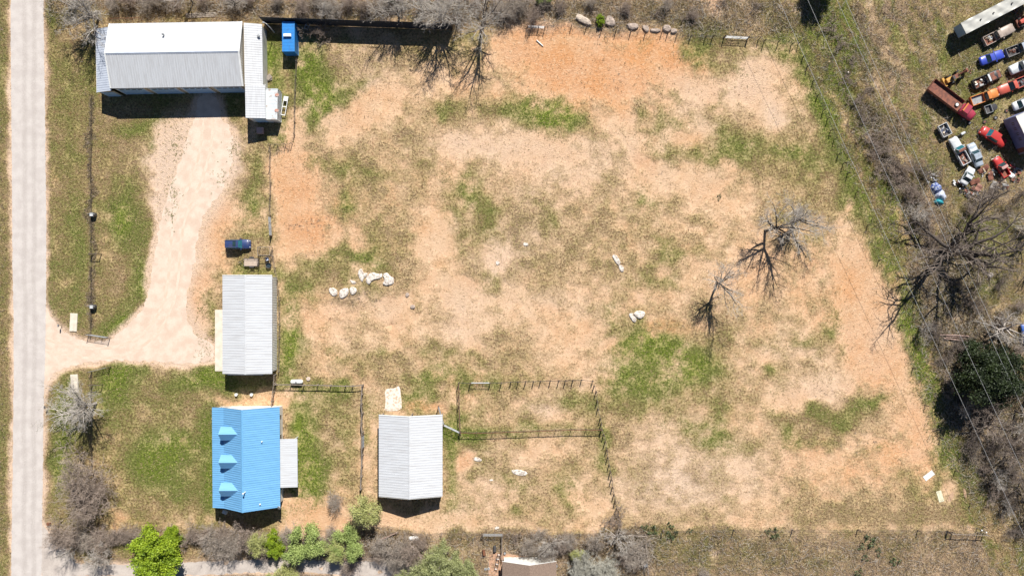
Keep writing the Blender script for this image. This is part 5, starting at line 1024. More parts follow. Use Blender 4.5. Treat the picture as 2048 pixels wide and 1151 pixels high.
MB().box(3.45, 3.78, -1.35, -1.31, .5, 3.9).build("corner_panel", m_grey, tb)
# small white bed trailer
r = place("cargo_trailer", 1884, 262, 27, "small white open cargo trailer full of junk, below the flatbed truck", "trailer", "junk vehicles in the yard on the right")
b = MB()
for (x0, x1, y0, y1) in ((-.95, -.87, -1.25, 1.25), (.87, .95, -1.25, 1.25), (-.869, .869, -1.25, -1.17), (-.869, .869, 1.17, 1.25)): b.box(x0, x1, y0, y1, .5, 1.05)
b.build("bed_side", whp, r); MB().box(-.868, .868, -1.168, 1.168, .5, .56).build("bed_floor", m_dark, r)
for s in (-1, 1): MB().tube([(s * .97, 0, .33), (s * 1.15, 0, .33)], .33, 14).build("wheel", m_tyre, r)
# black cart
r = place("black_trailer", 1975, 219, 20, "small black open trailer below the orange pickup", "trailer", "junk vehicles in the yard on the right")
b = MB()
for (x0, x1, y0, y1) in ((-1.1, .3, -.8, -.72), (-1.1, .3, .72, .8), (-1.1, -1.02, -.719, .719), (.22, .3, -.719, .719)): b.box(x0, x1, y0, y1, .5, .95)
b.build("bed_side", m_grey, r); MB().box(-1.019, .219, -.718, .718, .5, .55).build("bed_floor", m_dark, r); loft([(.35, .7, .45, .8, .9), (1.1, .65, .45, .8, .85), (1.5, .4, .45, .7, .75)]).build("body", blk, r)
for s in (-1, 1): MB().tube([(-.3, s * .85 - .08, .33), (-.3, s * .85 + .08, .33)], .33, 14).build("wheel", m_tyre, r)
# backhoe: yellow tractor with red loader arm
yel = paint("yellow", (.70, .36, .05), .3)
r = place("backhoe_loader", 1905, 156, 28, "yellow and rusty red backhoe tractor beside the flatbed truck", "backhoe", "junk vehicles in the yard on the right")
loft([(-2.2, .45, .7, 1.2, 1.4), (-1.4, .5, .7, 1.3, 1.5), (-1.0, .45, .7, 1.2, 1.4)]).build("body", yel, r); MB().box(-.9, .6, -.4, .4, .7, 1.15).build("engine_housing", m_rustp, r)
MB().box(-2.6, -2.2, -.9, .9, .35, .95).build("bucket", yel, r)
MB().box(-1.3, -.9, -.35, .35, 1.5, 2.1).build("seat", m_dark, r)
for x, rr in ((-1.2, .62), (.9, .45)):
    for s in (-1, 1):
        w_ = MB().tube([(x, s * .55, rr), (x, s * .9, rr)], rr, 16).build("wheel", m_tyre, r); MB().tube([(x, s * .901, rr), (x, s * .93, rr)], rr * .5, 12).build("rim", yel, w_)
MB().tube([(.6, 0, 1.2), (1.6, .1, 2.2), (2.6, .1, 1.2)], [.16, .14, .12], 6).build("arm", m_rustp, r); MB().box(2.35, 2.75, -.3, .4, .3, 1.1).build("scoop", m_rustp, r)
# red tractor-like machine at the edge
r = place("red_machine", 2043, 44, 25, "orange red farm machine at the right edge beside the beige pickup", "farm machine", "junk vehicles in the yard on the right")
loft([(-1.2, .4, .6, 1.1, 1.3), (0, .5, .6, 1.2, 1.4), (1.4, .45, .6, 1.1, 1.2)]).build("body", rdp, r); MB().box(-1.6, -1.2, -.8, .8, .5, .8).build("hitch_frame", m_rustp, r)
for x in (-.8, 1.0):
    for s in (-1, 1): MB().tube([(x, s * .6, .5), (x, s * .95, .5)], .5, 14).build("wheel", m_tyre, r)
# motorbike wreck
r = place("motorcycle_wreck", 1920, 269, 30, "wrecked white and black motorcycle lying beside the small white trailer", "motorcycle")
MB().tube([(-.7, 0, .3), (-.2, .1, .6), (.5, 0, .6), (.8, 0, .35)], .09, 6).build("frame", m_dark, r); loft([(-.2, .22, .4, .65, .75), (.4, .25, .4, .7, .8), (.7, .15, .4, .6, .7)]).build("fairing", whp, r)
for x in (-.75, .85): MB().tube([(x, -.07, .32), (x, .07, .32)], .32, 14).build("wheel", m_tyre, r)
# rusty panels, scrap and loads
rg = random.Random(21)
def plate(px, py, rz, a, c, m, label, z=.35, tilt=6, group="loose scrap panels under the bare branches"):
    b = MB(); n = 8; vs = []
    for i in range(n + 1):
        for j in range(3): vs.append((-a / 2 + a * i / n, -c / 2 + c * j / 2, .05 * math.sin(i * 1.3) + (.03 if j == 1 else 0)))
    b.add(vs, [(i * 3 + j, (i + 1) * 3 + j, (i + 1) * 3 + j + 1, i * 3 + j + 1) for i in range(n) for j in range(2)])
    o = b.build("scrap_sheet", m, None); o.modifiers.new("s", 'SOLIDIFY').thickness = .04; o.location = (*G(px, py), z); o.rotation_euler = (R(tilt), R(-tilt), R(rz)); return tag(o, label, "scrap panel", group)
plate(1948, 363, 20, 1.9, 1.0, m_rustp, "rusty red panel just below the half buried white car"); plate(1955, 376, 60, 1.5, 1.3, mat("salmon_rust", (.40, .20, .15), (.28, .13, .1), rough=.8), "salmon coloured rusty panel below the red one"); plate(1965, 338, 35, 2.2, .9, m_rustp, "long rusty panel between the silver car and the small red pickup")
plate(1986, 372, 70, 1.8, 1.4, mat("grey_sheet", (.40, .38, .36), (.28, .25, .23), rough=.6), "grey dented sheet left of the big bare tree's branches"); plate(2020, 350, -40, 1.4, .8, m_trimw, "small white sheet right of the small red pickup"); plate(1979, 352, 100, 1.8, 1.1, m_rustp, "rusty brown sheet below the small red pickup"); plate(2004, 362, 15, 1.1, .7, ltan, "small straw coloured sheet below the small red pickup")
def heap(px, py, rx, ry, rz, mats_, label, n=24, z=.0, hmax=.9, seed=1, sz=.5, name="scrap_heap", cat="scrap heap"):
    rg = random.Random(seed); r = place(name, px, py, rz, label, cat)
    per = [MB() for _ in mats_]
    for i in range(n):
        a = rg.uniform(0, 6.28); q = math.sqrt(rg.random()); x, y = rx * q * math.cos(a), ry * q * math.sin(a); s = sz * rg.uniform(.4, 1.3); zz_ = z + rg.uniform(.02, hmax * (1 - q * .7))
        b = per[i % len(mats_)]; k0 = len(b.v); b.box(-s, s * rg.uniform(.2, 1), -s * rg.uniform(.2, .6), s * .4, -s * .12, s * .12)
        M = Matrix.Translation((x, y, zz_)) @ Matrix.Rotation(rg.uniform(0, 6.28), 4, 'Z') @ Matrix.Rotation(rg.uniform(-.6, .6), 4, 'X') @ Matrix.Rotation(rg.uniform(-.5, .5), 4, 'Y')
        for t in range(k0, len(b.v)): b.v[t] = tuple(M @ Vector(b.v[t]))
    for b, m in zip(per, mats_):
        if b.v: b.build("pieces", m, r)
    return r
m_tarpb = mat("blue_tarp", (.05, .09, .30), (.5, .55, .65), rough=.5, scale=2.4, lo=.5, hi=.6); m_tarpw = mat("white_tarp", (.62, .66, .75), (.25, .28, .42), rough=.5, scale=2.5, lo=.45, hi=.62); m_tealt = mat("teal_tarp", (.02, .30, .36), (.03, .2, .26), rough=.5, scale=2)
def tarp(px, py, rx, ry, rz, h, m, label, seed=0):
    b = MB(); n, k_ = 30, 9; vs = []
    for i in range(k_):
        f = i / (k_ - 1)
        for j in range(n):
            a = 2 * math.pi * j / n; rr = f * (1 + .22 * mnoise.noise(Vector((math.cos(a) * 1.5, math.sin(a) * 1.5, seed)))); x, y = rx * rr * math.cos(a), ry * rr * math.sin(a)
            vs.append((x, y, max(.01, h * (1 - f ** 2.2) + .22 * mnoise.noise(Vector((x * 1.8, y * 1.8, seed))) * (1 - f * .6))))
    b.add(vs, [(i * n + j, i * n + (j + 1) % n, (i + 1) * n + (j + 1) % n, (i + 1) * n + j) for i in range(k_ - 1) for j in range(n)])
    o = b.build("tarpaulin", m, None, True); o.location = (*G(px, py), .02); o.rotation_euler = (0, 0, R(rz)); return tag(o, label, "tarpaulin", "tarpaulins over the junk pile by the weeds")
tarp(1872, 376, 1.25, 1.05, -55, 1.0, m_tarpb, "navy and white tarpaulin, upper of the bright junk pile", 3); tarp(1881, 391, 1.3, 1.0, -50, .9, m_tarpw, "whitish lilac tarpaulin in the middle of the bright junk pile", 8); tarp(1877, 404, 1.05, .6, -15, .7, m_tealt, "teal tarpaulin at the bottom of the bright junk pile", 5)
heap(1862, 356, 1.2, 1.2, 0, [m_wood, m_grey, whp], "grey heap of scrap just above the bright tarpaulins", 26, seed=4, sz=.35)
heap(1922, 365, 1.5, 2.2, 0, [m_dark, m_rustp, whp, m_grey], "dark scrap heap beside the half buried white car", 40, seed=9, sz=.4)
heap(1975, 345, 1.6, 1.2, 0, [m_rustp, m_grey, ltan], "rusty heap of car parts left of the small red pickup", 26, seed=12, sz=.35); heap(2018, 336, 1.2, 1.0, 0, [ltan, m_rustp, redp], "red and straw scrap heap right of the small red pickup", 16, seed=14, sz=.35)
def bedload(px, py, rx, ry, rz, ms, label, seed): return heap(px, py, rx, ry, rz, ms, label, 16, z=.62, hmax=.35, seed=seed, sz=.32, name="truck_load", cat="load of scrap")
bedload(1955, 168, 1.2, .6, 24, [ltan, m_rustp, m_trimw], "scrap boxes in the bed of the white roofed dark pickup", 2); bedload(1920, 318, 1.1, .6, 118, [m_wood, m_grey, m_rustp], "grey rubbish in the bed of the white pickup with the rusty roof", 5)
bedload(1972.5, 79.5, .7, .6, 27, [ltan, m_grey], "pale bundle in the bed of the beige pickup", 6); bedload(2040, 166, 1.0, .6, 22, [m_dark, redp, m_grey], "machine parts in the bed of the coral red pickup", 8)
bedload(1884, 262, .7, 1.0, 27, [m_navy, whp, ltan], "household junk filling the small white cargo trailer", 11); bedload(2019, 104, 1.0, .6, 22, [m_rustp, m_dark], "rusty parts in the bed of the brown grey pickup", 15)
heap(1942, 138, .9, .9, 0, [ltan, m_rustp], "small tan debris patch between the blue car and the backhoe", 12, seed=31, hmax=.2, sz=.25)
# felled logs by the juniper
m_log = mat("pale_log", (.40, .28, .24), (.25, .17, .14), rough=.9, scale=3)
for i, (p0, p1, lab) in enumerate((((1878,669),(1936,672), "upper of three pale fallen logs above the dark evergreen"), ((1886,676),(1935,683), "lower of three pale fallen logs above the dark evergreen"), ((1890,673),(1930,676), "thin middle log of the three above the dark evergreen"))):
    a = Vector((*G(*p0), .25)); c = Vector((*G(*p1), .3)); o = MB().tube([a, (a + c) / 2 + Vector((0, .08, .05)), c], [.13, .15, .17] if i < 2 else [.07, .08, .08], 7).build("log", m_log, None); tag(o, lab, "log", "fallen logs")
rl = [Vector((*G(x, y), z)) for x, y, z in ((738 + 12, 1092, .2), (758, 1078, .25), (775, 1072, .3), (795, 1062, .5))]
tag(MB().tube(rl, [.22, .18, .15, .08], 7).build("log", m_log, None, True), "crooked fallen branch in the brush below the open barn", "log", "fallen logs")
heap(1944, 384, 1.6, 1.3, 0, [m_dark, m_rustp, m_grey, m_wood], "dark and rusty scrap heap at the lower end of the salmon coloured panel", 44, seed=41, sz=.35)
heap(1998, 372, 2.0, 1.0, 0, [m_rustp, m_grey, ltan, m_trimw], "mixed scrap heap under the big tree's upper branches", 40, seed=43, sz=.35)
heap(2032, 350, 1.2, 1.4, 0, [m_grey, m_rustp, m_dark], "grey and rusty scrap heap at the right edge below the tall box trailer", 30, seed=47, sz=.4)
heap(2030, 20, .8, .8, 0, [m_rustp, m_dark], "small rusty heap between the long white trailer and the farm machine", 12, seed=49, sz=.3, hmax=.5)
for i, (x, y) in enumerate(((1957, 262), (1990, 236), (2012, 222), (1938, 246), (1968, 244))):
    r = place("old_tyre", x, y, i * 40, ["loose black tyre left of the bright red suv", "loose black tyre above the bright red suv", "loose black tyre left of the white rounded car", "loose black tyre below the flatbed truck's cab", "loose black tyre just below the small black trailer"][i], "tyre", "loose tyres in the junk yard")
    MB().tube([(0, 0, .02), (0, 0, .2)], .36, 16).build("tyre", m_tyre, r); MB().tube([(0, 0, .201), (0, 0, .21)], .19, 12).build("rim", m_rim if i % 2 else m_rustp, r)
# ------------------------------------------------------------------ trees and scrub
def norm(a): return a / (np.linalg.norm(a, axis=-1, keepdims=True) + 1e-9)
def tubes_np(P, Rr, s):
    """P (n,m,3) paths, Rr (n,m) radii -> verts, quads"""
    n, m, _ = P.shape; D = np.empty_like(P); D[:, 1:-1] = P[:, 2:] - P[:, :-2]; D[:, 0] = P[:, 1] - P[:, 0]; D[:, -1] = P[:, -1] - P[:, -2]; D = norm(D)
    up = np.where(np.abs(D[..., 2:3]) < .9, np.array([0, 0, 1.]), np.array([1., 0, 0])); A = norm(np.cross(D, up)); B = np.cross(D, A)
    a = np.arange(s) * 2 * np.pi / s; V = P[:, :, None] + (A[:, :, None] * np.cos(a)[None, None, :, None] + B[:, :, None] * np.sin(a)[None, None, :, None]) * Rr[:, :, None, None]
    idx = np.arange(n * m * s).reshape(n, m, s); q = np.stack([idx[:, :-1], np.roll(idx, -1, 2)[:, :-1], np.roll(idx, -1, 2)[:, 1:], idx[:, 1:]], -1)
    return V.reshape(-1, 3), q.reshape(-1, 4)
def paths(rs, start, d, L, r0, m, jit, lift, taper=.35):
    n = len(start); P = np.empty((n, m, 3)); P[:, 0] = start; dd = d.copy(); st = L[:, None] / (m - 1)
    for i in range(1, m):
        dd = norm(dd + rs.normal(0, jit, (n, 3)) + np.array([0, 0, lift])); P[:, i] = P[:, i - 1] + dd * st
    t = np.linspace(0, 1, m); return P, r0[:, None] * (1 - (1 - taper) * t)[None, :]
def spawn(rs, P, Rr, L, k, tmin, ang, lf, lj, rf, rmin):
    n, m, _ = P.shape; N = n * k; pi_ = np.repeat(np.arange(n), k); t = rs.uniform(tmin, 1, N); t[::k] = 1.0
    f = t * (m - 1); i0 = np.minimum(f.astype(int), m - 2); fr = (f - i0)[:, None]
    st = P[pi_, i0] * (1 - fr) + P[pi_, i0 + 1] * fr; pd = norm(P[pi_, i0 + 1] - P[pi_, i0])
    rv = norm(rs.normal(0, 1, (N, 3))); side = norm(np.cross(pd, rv)); an = rs.uniform(ang[0], ang[1], N)[:, None]; an[::k] *= .45
    d = norm(pd * np.cos(an) + side * np.sin(an)); r = (Rr[pi_, i0] * (1 - fr[:, 0]) + Rr[pi_, i0 + 1] * fr[:, 0]) * rf
    ln = L[pi_] * lf * rs.uniform(1 - lj, 1 + lj, N) * (1.15 - .45 * t)
    return st, d, ln, np.maximum(r, rmin)
def skeleton(seed, Hh, trunk_h, trunk_r, nl, spread, lean=(0, 0), el=(.35, 1.1), cnt=(7, 7, 7), stems=1, jit=.16, lift=.05, lens=(.55, .55, .5), base_r=.0, az=None):
    rs = np.random.RandomState(seed); lev = []
    st = np.zeros((stems, 3)); st[:, :2] = rs.normal(0, base_r, (stems, 2)) if stems > 1 else 0; st[:, 2] = -.1
    d = norm(np.array([[lean[0], lean[1], 1.]]) + (rs.normal(0, .35, (stems, 3)) * [1, 1, 0] if stems > 1 else 0)); 
    P, Rr = paths(rs, st, d, np.full(stems, trunk_h), np.full(stems, trunk_r), 4, .07, .02, .72); lev.append((P, Rr))
    n = stems * nl; pi_ = np.repeat(np.arange(stems), nl); t = rs.uniform(.55, 1, n); t[::nl] = 1; f = t * 3; i0 = np.minimum(f.astype(int), 2); fr = (f - i0)[:, None]
    s0 = P[pi_, i0] * (1 - fr) + P[pi_, i0 + 1] * fr; a = (np.arange(n) * 2.4 + rs.uniform(0, 1.2, n)) if az is None else (np.array(az)[np.arange(n) % len(az)] + rs.normal(0, .15, n)); e = rs.uniform(el[0], el[1], n)
    d = np.stack([np.cos(a) * np.cos(e), np.sin(a) * np.cos(e), np.sin(e)], 1); L = np.full(n, spread) * rs.uniform(.75, 1.15, n)
    P, Rr = paths(rs, s0, norm(d), L, np.full(n, trunk_r * .62), 6, jit, lift, .35); lev.append((P, Rr))
    for k, lf in zip(cnt, lens):
        s0, d, L, r = spawn(rs, P, Rr, L, k, .22, (.45, 1.15), lf, .3, .62, .010)
        P, Rr = paths(rs, s0, d, L, r, 4 if len(lev) < 4 else 3, jit * 1.15, lift, .45); lev.append((P, Rr))
    return lev
def join(parts):
    Vs, Fs, b = [], [], 0
    for V_, F_ in parts: Vs.append(V_); Fs.append(F_ + b); b += len(V_)
    return np.concatenate(Vs), np.concatenate(Fs)
def leaves(rs, C, n, sig, size, flat=.6):
    """n leaf quads scattered round the points C"""
    c = C[rs.randint(0, len(C), n)] + rs.normal(0, 1, (n, 3)) * sig; nrm = norm(rs.normal(0, 1, (n, 3)) + np.array([0, 0, flat])); a = norm(np.cross(nrm, rs.normal(0, 1, (n, 3)))); b = np.cross(nrm, a); s = size * rs.uniform(.5, 1.3, (n, 1))
    V_ = np.stack([c - a * s, c - b * s * .55, c + a * s, c + b * s * .55], 1).reshape(-1, 3); return V_, np.arange(n * 4).reshape(n, 4)
m_bark = mat("dark_bark", (.095, .075, .062), (.045, .036, .032), rough=.95, scale=4); m_twig = mat("grey_twigs", (.60, .55, .49), (.42, .375, .33), rough=.9, scale=1.5); m_twigb = mat("brown_twigs", (.46, .37, .31), (.32, .25, .20), rough=.95, scale=1.5)
m_pale = mat("pale_bark", (.52, .46, .41), (.27, .235, .21), rough=.95, scale=3); m_silv = mat("silver_twigs", (.58, .56, .48), (.44, .42, .36), rough=.9, scale=1.5)
def leafmat(name, c, c2, tr=.25):
    m = bpy.data.materials.new(name); m.use_nodes = True; q = nodes(m); n1 = q.tex(.9, 3); n2 = q.tex(7, 2)
    col = q.mix(q.rng(n1, .35, .65), c, c2); col = q.mix(q.rng(n2, .45, .7, 0, .5), col, tuple(min(1, v * 1.5) for v in c)); q.link(col, q.b.inputs["Base Color"]); q.b.inputs["Roughness"].default_value = .6
    t_ = q.N.new("ShaderNodeBsdfTranslucent"); q.link(col, t_.inputs[0]); ms = q.N.new("ShaderNodeMixShader"); ms.inputs[0].default_value = tr
    out = [x for x in q.N if x.type == 'OUTPUT_MATERIAL'][0]; q.link(q.b.outputs[0], ms.inputs[1]); q.link(t_.outputs[0], ms.inputs[2]); q.link(ms.outputs[0], out.inputs[0]); return m
m_lbright = leafmat("bright_spring_leaves", (.33, .43, .025), (.20, .30, .02)); m_lgreen = leafmat("green_leaves", (.42, .50, .17), (.27, .35, .10)); m_lyel = leafmat("yellow_green_leaves", (.52, .53, .20), (.36, .37, .14)); m_ldark = leafmat("evergreen_leaves", (.030, .048, .010), (.012, .020, .006), .1); m_lsage = leafmat("sage_leaves", (.42, .44, .20), (.26, .29, .12)); m_lcactus = leafmat("cactus_green", (.10, .13, .05), (.06, .08, .035), 0)
TREES = {}
def tree_proto(key, name, lev, twig_m, bark_m, split=2, leaf=None, leafn=0, sig=.3, size=.12, lseed=0, leafm=None, clevel=-1):
    root = empty(name, (0, 0, 0)); tr = [tubes_np(P, Rr, 7 if i == 0 else 6) for i, (P, Rr) in enumerate(lev[:split])]
    V_, F_ = join(tr); mesh_np("trunk", V_, F_, bark_m, root, True)
    cr = [tubes_np(P, Rr, 4 if i == 0 else 3) for i, (P, Rr) in enumerate(lev[split:])]
    if leafm is None: V_, F_ = join(cr); mesh_np("crown", V_, F_, twig_m, root)
    else:
        V_, F_ = join(cr); cb = mesh_np("branches", V_, F_, bark_m, root)
        C = np.concatenate([P[:, 1:].reshape(-1, 3) for P, _ in lev[clevel:]]); V_, F_ = leaves(np.random.RandomState(lseed), C, leafn, sig, size); mesh_np("crown", V_, F_, leafm, root)
    TREES[key] = [root, False]; return root
ORD = "first second third fourth fifth sixth seventh eighth ninth tenth eleventh twelfth thirteenth fourteenth fifteenth sixteenth seventeenth eighteenth nineteenth twentieth".split()
def ordn(i): return ORD[i] if i < 20 else ["twenty", "thirty", "forty", "fifty", "sixty"][(i + 1) // 10 - 2] + "-" + ORD[(i + 1) % 10 - 1] if (i + 1) % 10 else ["twentieth", "thirtieth", "fortieth", "fiftieth", "sixtieth"][(i + 1) // 10 - 2]
SCL = {"bareE": 1.3, "scrubD": 1.5, "bareA": 1.3, "bareB": 1.35, "bareC": 1.3, "bareD": 1.4, "big": 1.15, "big2": 1.2, "scrubA": 1.45, "scrubB": 1.45, "scrubC": 1.5, "silver": 1.3, "bright": 1.15, "green": 1.35, "yellow": 1.4, "sage": 1.3, "juniper": 1.35, "cactus": .72}
def put(key, px, py, label, s=1.0, rz=0, cat="tree", group=None, sz=None, h=0):
    root, used = TREES[key]
    o = copy_tree(root) if used else root
    TREES[key][1] = True; o.location = (*G(px, py, h), 0); o.rotation_euler = (0, 0, R(rz)); s *= SCL[key]; o.scale = (s * (1 + .16 * math.sin(px * 1.7)), s * (1 + .16 * math.sin(py * 2.3)), s * (1 + .1 * math.sin(px + py)))
    return tag(o, label, cat, group)
# kinds
tree_proto("bareA", "bare_tree", skeleton(11, 9, 2.2, .20, 8, 3.9, (.05, 0), (.45, 1.3), (7, 6, 5, 2), lens=(.55, .5, .5, .5), jit=.10), m_twig, m_bark)
tree_proto("bareB", "bare_tree", skeleton(12, 9, 1.8, .18, 9, 3.6, (-.1, .1), (.3, 1.3), (7, 6, 6, 3), lens=(.55, .5, .5, .5), jit=.10), m_twig, m_pale)
tree_proto("bareC", "bare_tree", skeleton(23, 9, 2.6, .19, 7, 4.2, (.15, 0), (.45, 1.25), (7, 6, 4, 2), lens=(.5, .45, .5, .5), jit=.11), m_twig, m_bark)
tree_proto("bareD", "bare_tree", skeleton(37, 8, 2.2, .15, 7, 3.3, (.1, .05), (.45, 1.25), (6, 6, 4, 2), lens=(.55, .45, .5, .5), jit=.11), m_twig, m_bark)
m_twigd = mat("dark_brown_twigs", (.33, .27, .225), (.20, .155, .13), rough=.95, scale=1.5)
tree_proto("big", "big_bare_tree", skeleton(5, 14, 2.8, .55, 9, 8.2, (.15, .1), (.12, .9), (7, 6, 5, 3), lens=(.55, .5, .45, .42), jit=.24, lift=.03, az=[.25, 1.0, -.4, 2.4, 3.3, 4.4, 5.5, .6, 0]), m_twigd, m_bark, split=3)
tree_proto("big2", "big_bare_tree", skeleton(8, 12, 2.2, .42, 7, 6.0, (.1, 0), (.15, .85), (7, 6, 5, 3), lens=(.55, .5, .45, .42), jit=.24, lift=.03), m_twig, m_pale, split=3)
tree_proto("bareE", "bare_tree", skeleton(71, 9, 2.2, .20, 8, 3.9, (.05, 0), (.35, 1.3), (7, 6, 5, 3), lens=(.55, .5, .5, .5), jit=.14), m_twigd, m_bark)
tree_proto("scrubD", "bare_shrub", skeleton(72, 2, .6, .045, 4, 1.3, (0, 0), (.3, 1.2), (5, 5, 3), stems=8, base_r=.7, lens=(.6, .55, .5)), m_twigd, m_bark)
tree_proto("scrubA", "bare_shrub", skeleton(51, 3, .7, .05, 5, 1.5, (0, 0), (.5, 1.3), (5, 5, 4), stems=8, base_r=.7, lens=(.65, .6, .5), jit=.24), m_twigb, m_twigb)
tree_proto("scrubB", "bare_shrub", skeleton(52, 3, .7, .05, 5, 1.6, (0, 0), (.4, 1.3), (5, 5, 3), stems=8, base_r=.7, lens=(.65, .6, .5), jit=.24), mat("tan_twigs", (.50, .43, .36), (.33, .275, .23), rough=.95, scale=1.5), m_pale)
tree_proto("scrubC", "bare_shrub", skeleton(53, 2, .5, .04, 4, 1.0, (0, 0), (.3, 1.2), (5, 6, 4), stems=8, base_r=.7, lens=(.6, .55, .5)), m_twigb, m_bark)
tree_proto("silver", "silver_shrub", skeleton(54, 3, .8, .06, 6, 1.9, (0, 0), (.5, 1.3), (7, 7, 6), stems=7, base_r=.4, lens=(.6, .55, .5), jit=.08), m_silv, m_silv)
sk = skeleton(61, 6, 1.2, .22, 16, 2.7, (0, 0), (.1, 1.35), (6, 5), lens=(.5, .4)); tree_proto("bright", "leafy_tree", sk, None, m_bark, leafm=m_lbright, leafn=34000, sig=.25, size=.13, clevel=-1)
sk = skeleton(62, 6, 1.2, .18, 7, 2.4, (0, 0), (.3, 1.3), (6, 5), lens=(.55, .45)); tree_proto("green", "leafy_tree", sk, None, m_bark, leafm=m_lgreen, leafn=16000, sig=.28, size=.11, clevel=-1)
tree_proto("yellow", "leafy_tree", skeleton(63, 6, 1.2, .16, 7, 2.5, (0, 0), (.3, 1.3), (6, 5, 3), lens=(.55, .45, .5)), None, m_pale, leafm=m_lyel, leafn=9000, sig=.22, size=.085, clevel=-1)
tree_proto("sage", "leafy_tree", skeleton(64, 6, 1.0, .2, 8, 2.9, (0, 0), (.3, 1.3), (6, 5, 3), lens=(.55, .45, .5)), None, m_pale, leafm=m_lsage, leafn=15000, sig=.26, size=.095, clevel=-1)
tree_proto("juniper", "evergreen_tree", skeleton(65, 7, 3.0, .26, 14, 3.0, (0, 0), (-.1, 1.3), (6, 5), lens=(.5, .4)), None, m_bark, leafm=m_ldark, leafn=38000, sig=.34, size=.12, clevel=-2)
tree_proto("cactus", "prickly_pear", skeleton(66, 1, .3, .05, 4, .6, (0, 0), (.1, 1.1), (3,), stems=4, base_r=.5, lens=(.6,)), None, m_lcactus, leafm=m_lcactus, leafn=150, sig=.18, size=.22, clevel=-1)
# trees standing in the pasture
put("bareC", 1530, 462, "left tree of the touching bare pair in the pasture, with one limb reaching right", 1.2, 20, group="bare trees in the pasture")
put("bareA", 1588, 440, "right tree of the touching bare pair in the pasture, near the green strip", 1.1, 200, group="bare trees in the pasture")
put("bareD", 1434, 567, "lone bare tree in the pasture, lower left of the touching pair", 1.25, 100, group="bare trees in the pasture")
# left yard
put("bareB", 192, 806, "bare grey tree over the culvert slab, below the driveway mouth", 1.3, 40)
put("scrubA", 184, 948, "brown leafless thicket beside the road, upper of two", 1.8, 10, "shrub", "brown thickets beside the road"); put("scrubA", 190, 1000, "brown leafless thicket beside the road, lower of two", 1.5, 150, "shrub", "brown thickets beside the road")
put("scrubA", 205, 975, "small greenish thicket on the right of the brown ones", .9, 250, "shrub")
# top left
put("bareB", 197, 38, "grey bare tree at the upper left corner of the long barn", 1.15, 130); put("bareA", 150, -6, "bare grey tree at the top edge beside the road", .8, 77)
hed = [(232,14,.8,"B"),(262,4,.9,"A"),(300,12,.8,"B"),(330,2,1.0,"B"),(356,14,.6,"A"),(470,12,.8,"B"),(500,2,.7,"A"),(560,6,.6,"B"),(610,20,.8,"A"),(640,8,.9,"B"),(668,22,.9,"B"),(700,8,.8,"A"),(735,20,.8,"A"),(762,8,.9,"B"),(1010,28,.9,"B"),(1040,14,1.0,"B"),(1066,34,.8,"A"),(1085,8,.7,"B"),(1120,20,.5,"A"),(1180,10,.5,"B"),(1250,20,.5,"A"),(1330,14,.6,"B"),(1385,34,.5,"A"),(410,8,.6,"A")]
PL = ["far left", "left", "centre left", "centre", "centre right", "right"]
hed += [(x + (x * 7) % 9, 6 + (x * 13) % 40, .35 + ((x * 3) % 7) / 14, "C") for x in range(590, 1060, 44)] + [(x + (x * 5) % 11, 6 + (x * 11) % 36, .3 + ((x * 3) % 7) / 24, "C") for x in range(1110, 1560, 66)]
hed.sort()
for i, (x, y, s, k_) in enumerate(hed): put("scrub" + k_, x, y, ordn(i) + " leafless shrub from the left in the thicket along the top edge", s * .85, i * 57, "shrub", "leafless shrubs along the top edge")
put("bareD", 386, 6, "bare thin tree behind the middle of the long barn, at the top edge", .7, 30); put("bareD", 478, 14, "bare thin tree behind the right half of the long barn", .6, 160)
put("bareA", 798, 38, "left of the three bare trees leaning over the black fence's right part", 1.0, 60, group="bare trees over the black fence"); put("bareB", 888, 46, "largest grey bare tree, at the right end of the black fence", 1.45, 0, group="bare trees over the black fence"); put("bareC", 963, 52, "bare tree with a dark trunk, right of the black fence", 1.2, 300, group="bare trees over the black fence"); put("bareB", 660, 30, "small bare tree above the black fence, right of the blue container", .55, 210); put("bareA", 845, 20, "bare grey tree squeezed between two others above the black fence", .7, 150)
put("bareD", 918, 12, "thin bare tree at the top edge above the end of the black fence", .9, 220); put("scrubC", 640, 64, "low scrubby shrub in front of the black fence", .9, 0, "shrub")
put("juniper", 1640, -34, "dark evergreen at the top edge over the weedy strip", .8, 0); put("juniper", 785, -8, "dark green shrub at the top edge above the black fence", .35, 40, "shrub")
put("green", 1083, 2, "green shrub among the bare ones at the top edge, left of the boulders", .45, 0, "shrub"); put("bright", 1200, 44, "bright yellow green bush between the tan and the brown boulder", .28, 0, "bush")
# right side woods
put("big", 1882, 500, "huge spreading bare tree with dark limbs at the right edge", 1.0, 0)
put("big2", 2000, 655, "large pale barked bare tree right of the dark evergreen", .72, 140); put("big2", 2075, 440, "wide bare tree at the right edge above the huge spreading one", .95, 20)
put("juniper", 1938, 738, "dark evergreen tree beside the power cables on the right", 1.15, 100)
wd = [(1960,842,.85,"bareE"),(1915,812,.5,"bareD"),(2010,900,.85,"bareE"),(2040,960,.8,"bareE"),(1985,955,.5,"bareC"),(2050,1030,.6,"bareE"),(2030,820,.8,"bareC"),(2055,770,.8,"bareE"),(1838,660,.5,"bareD"),(2000,1010,.4,"bareD"),(1830,430,.45,"bareB")]
wd.sort(key=lambda q: q[1]); wlow = [q for q in wd if q[1] > 740]
for i, (x, y, s, k_) in enumerate(wd):
    put(k_, x, y, (ordn(wlow.index(wd[i])) + " bare tree from the top in the tangled wood at the lower right") if y > 740 else ordn([q for q in wd if q[1] <= 740].index(wd[i])) + " slim bare tree from the top, left of the huge spreading tree", s, i * 71, group="bare trees in the wood on the lower right" if y > 740 else "slim bare trees by the huge tree")
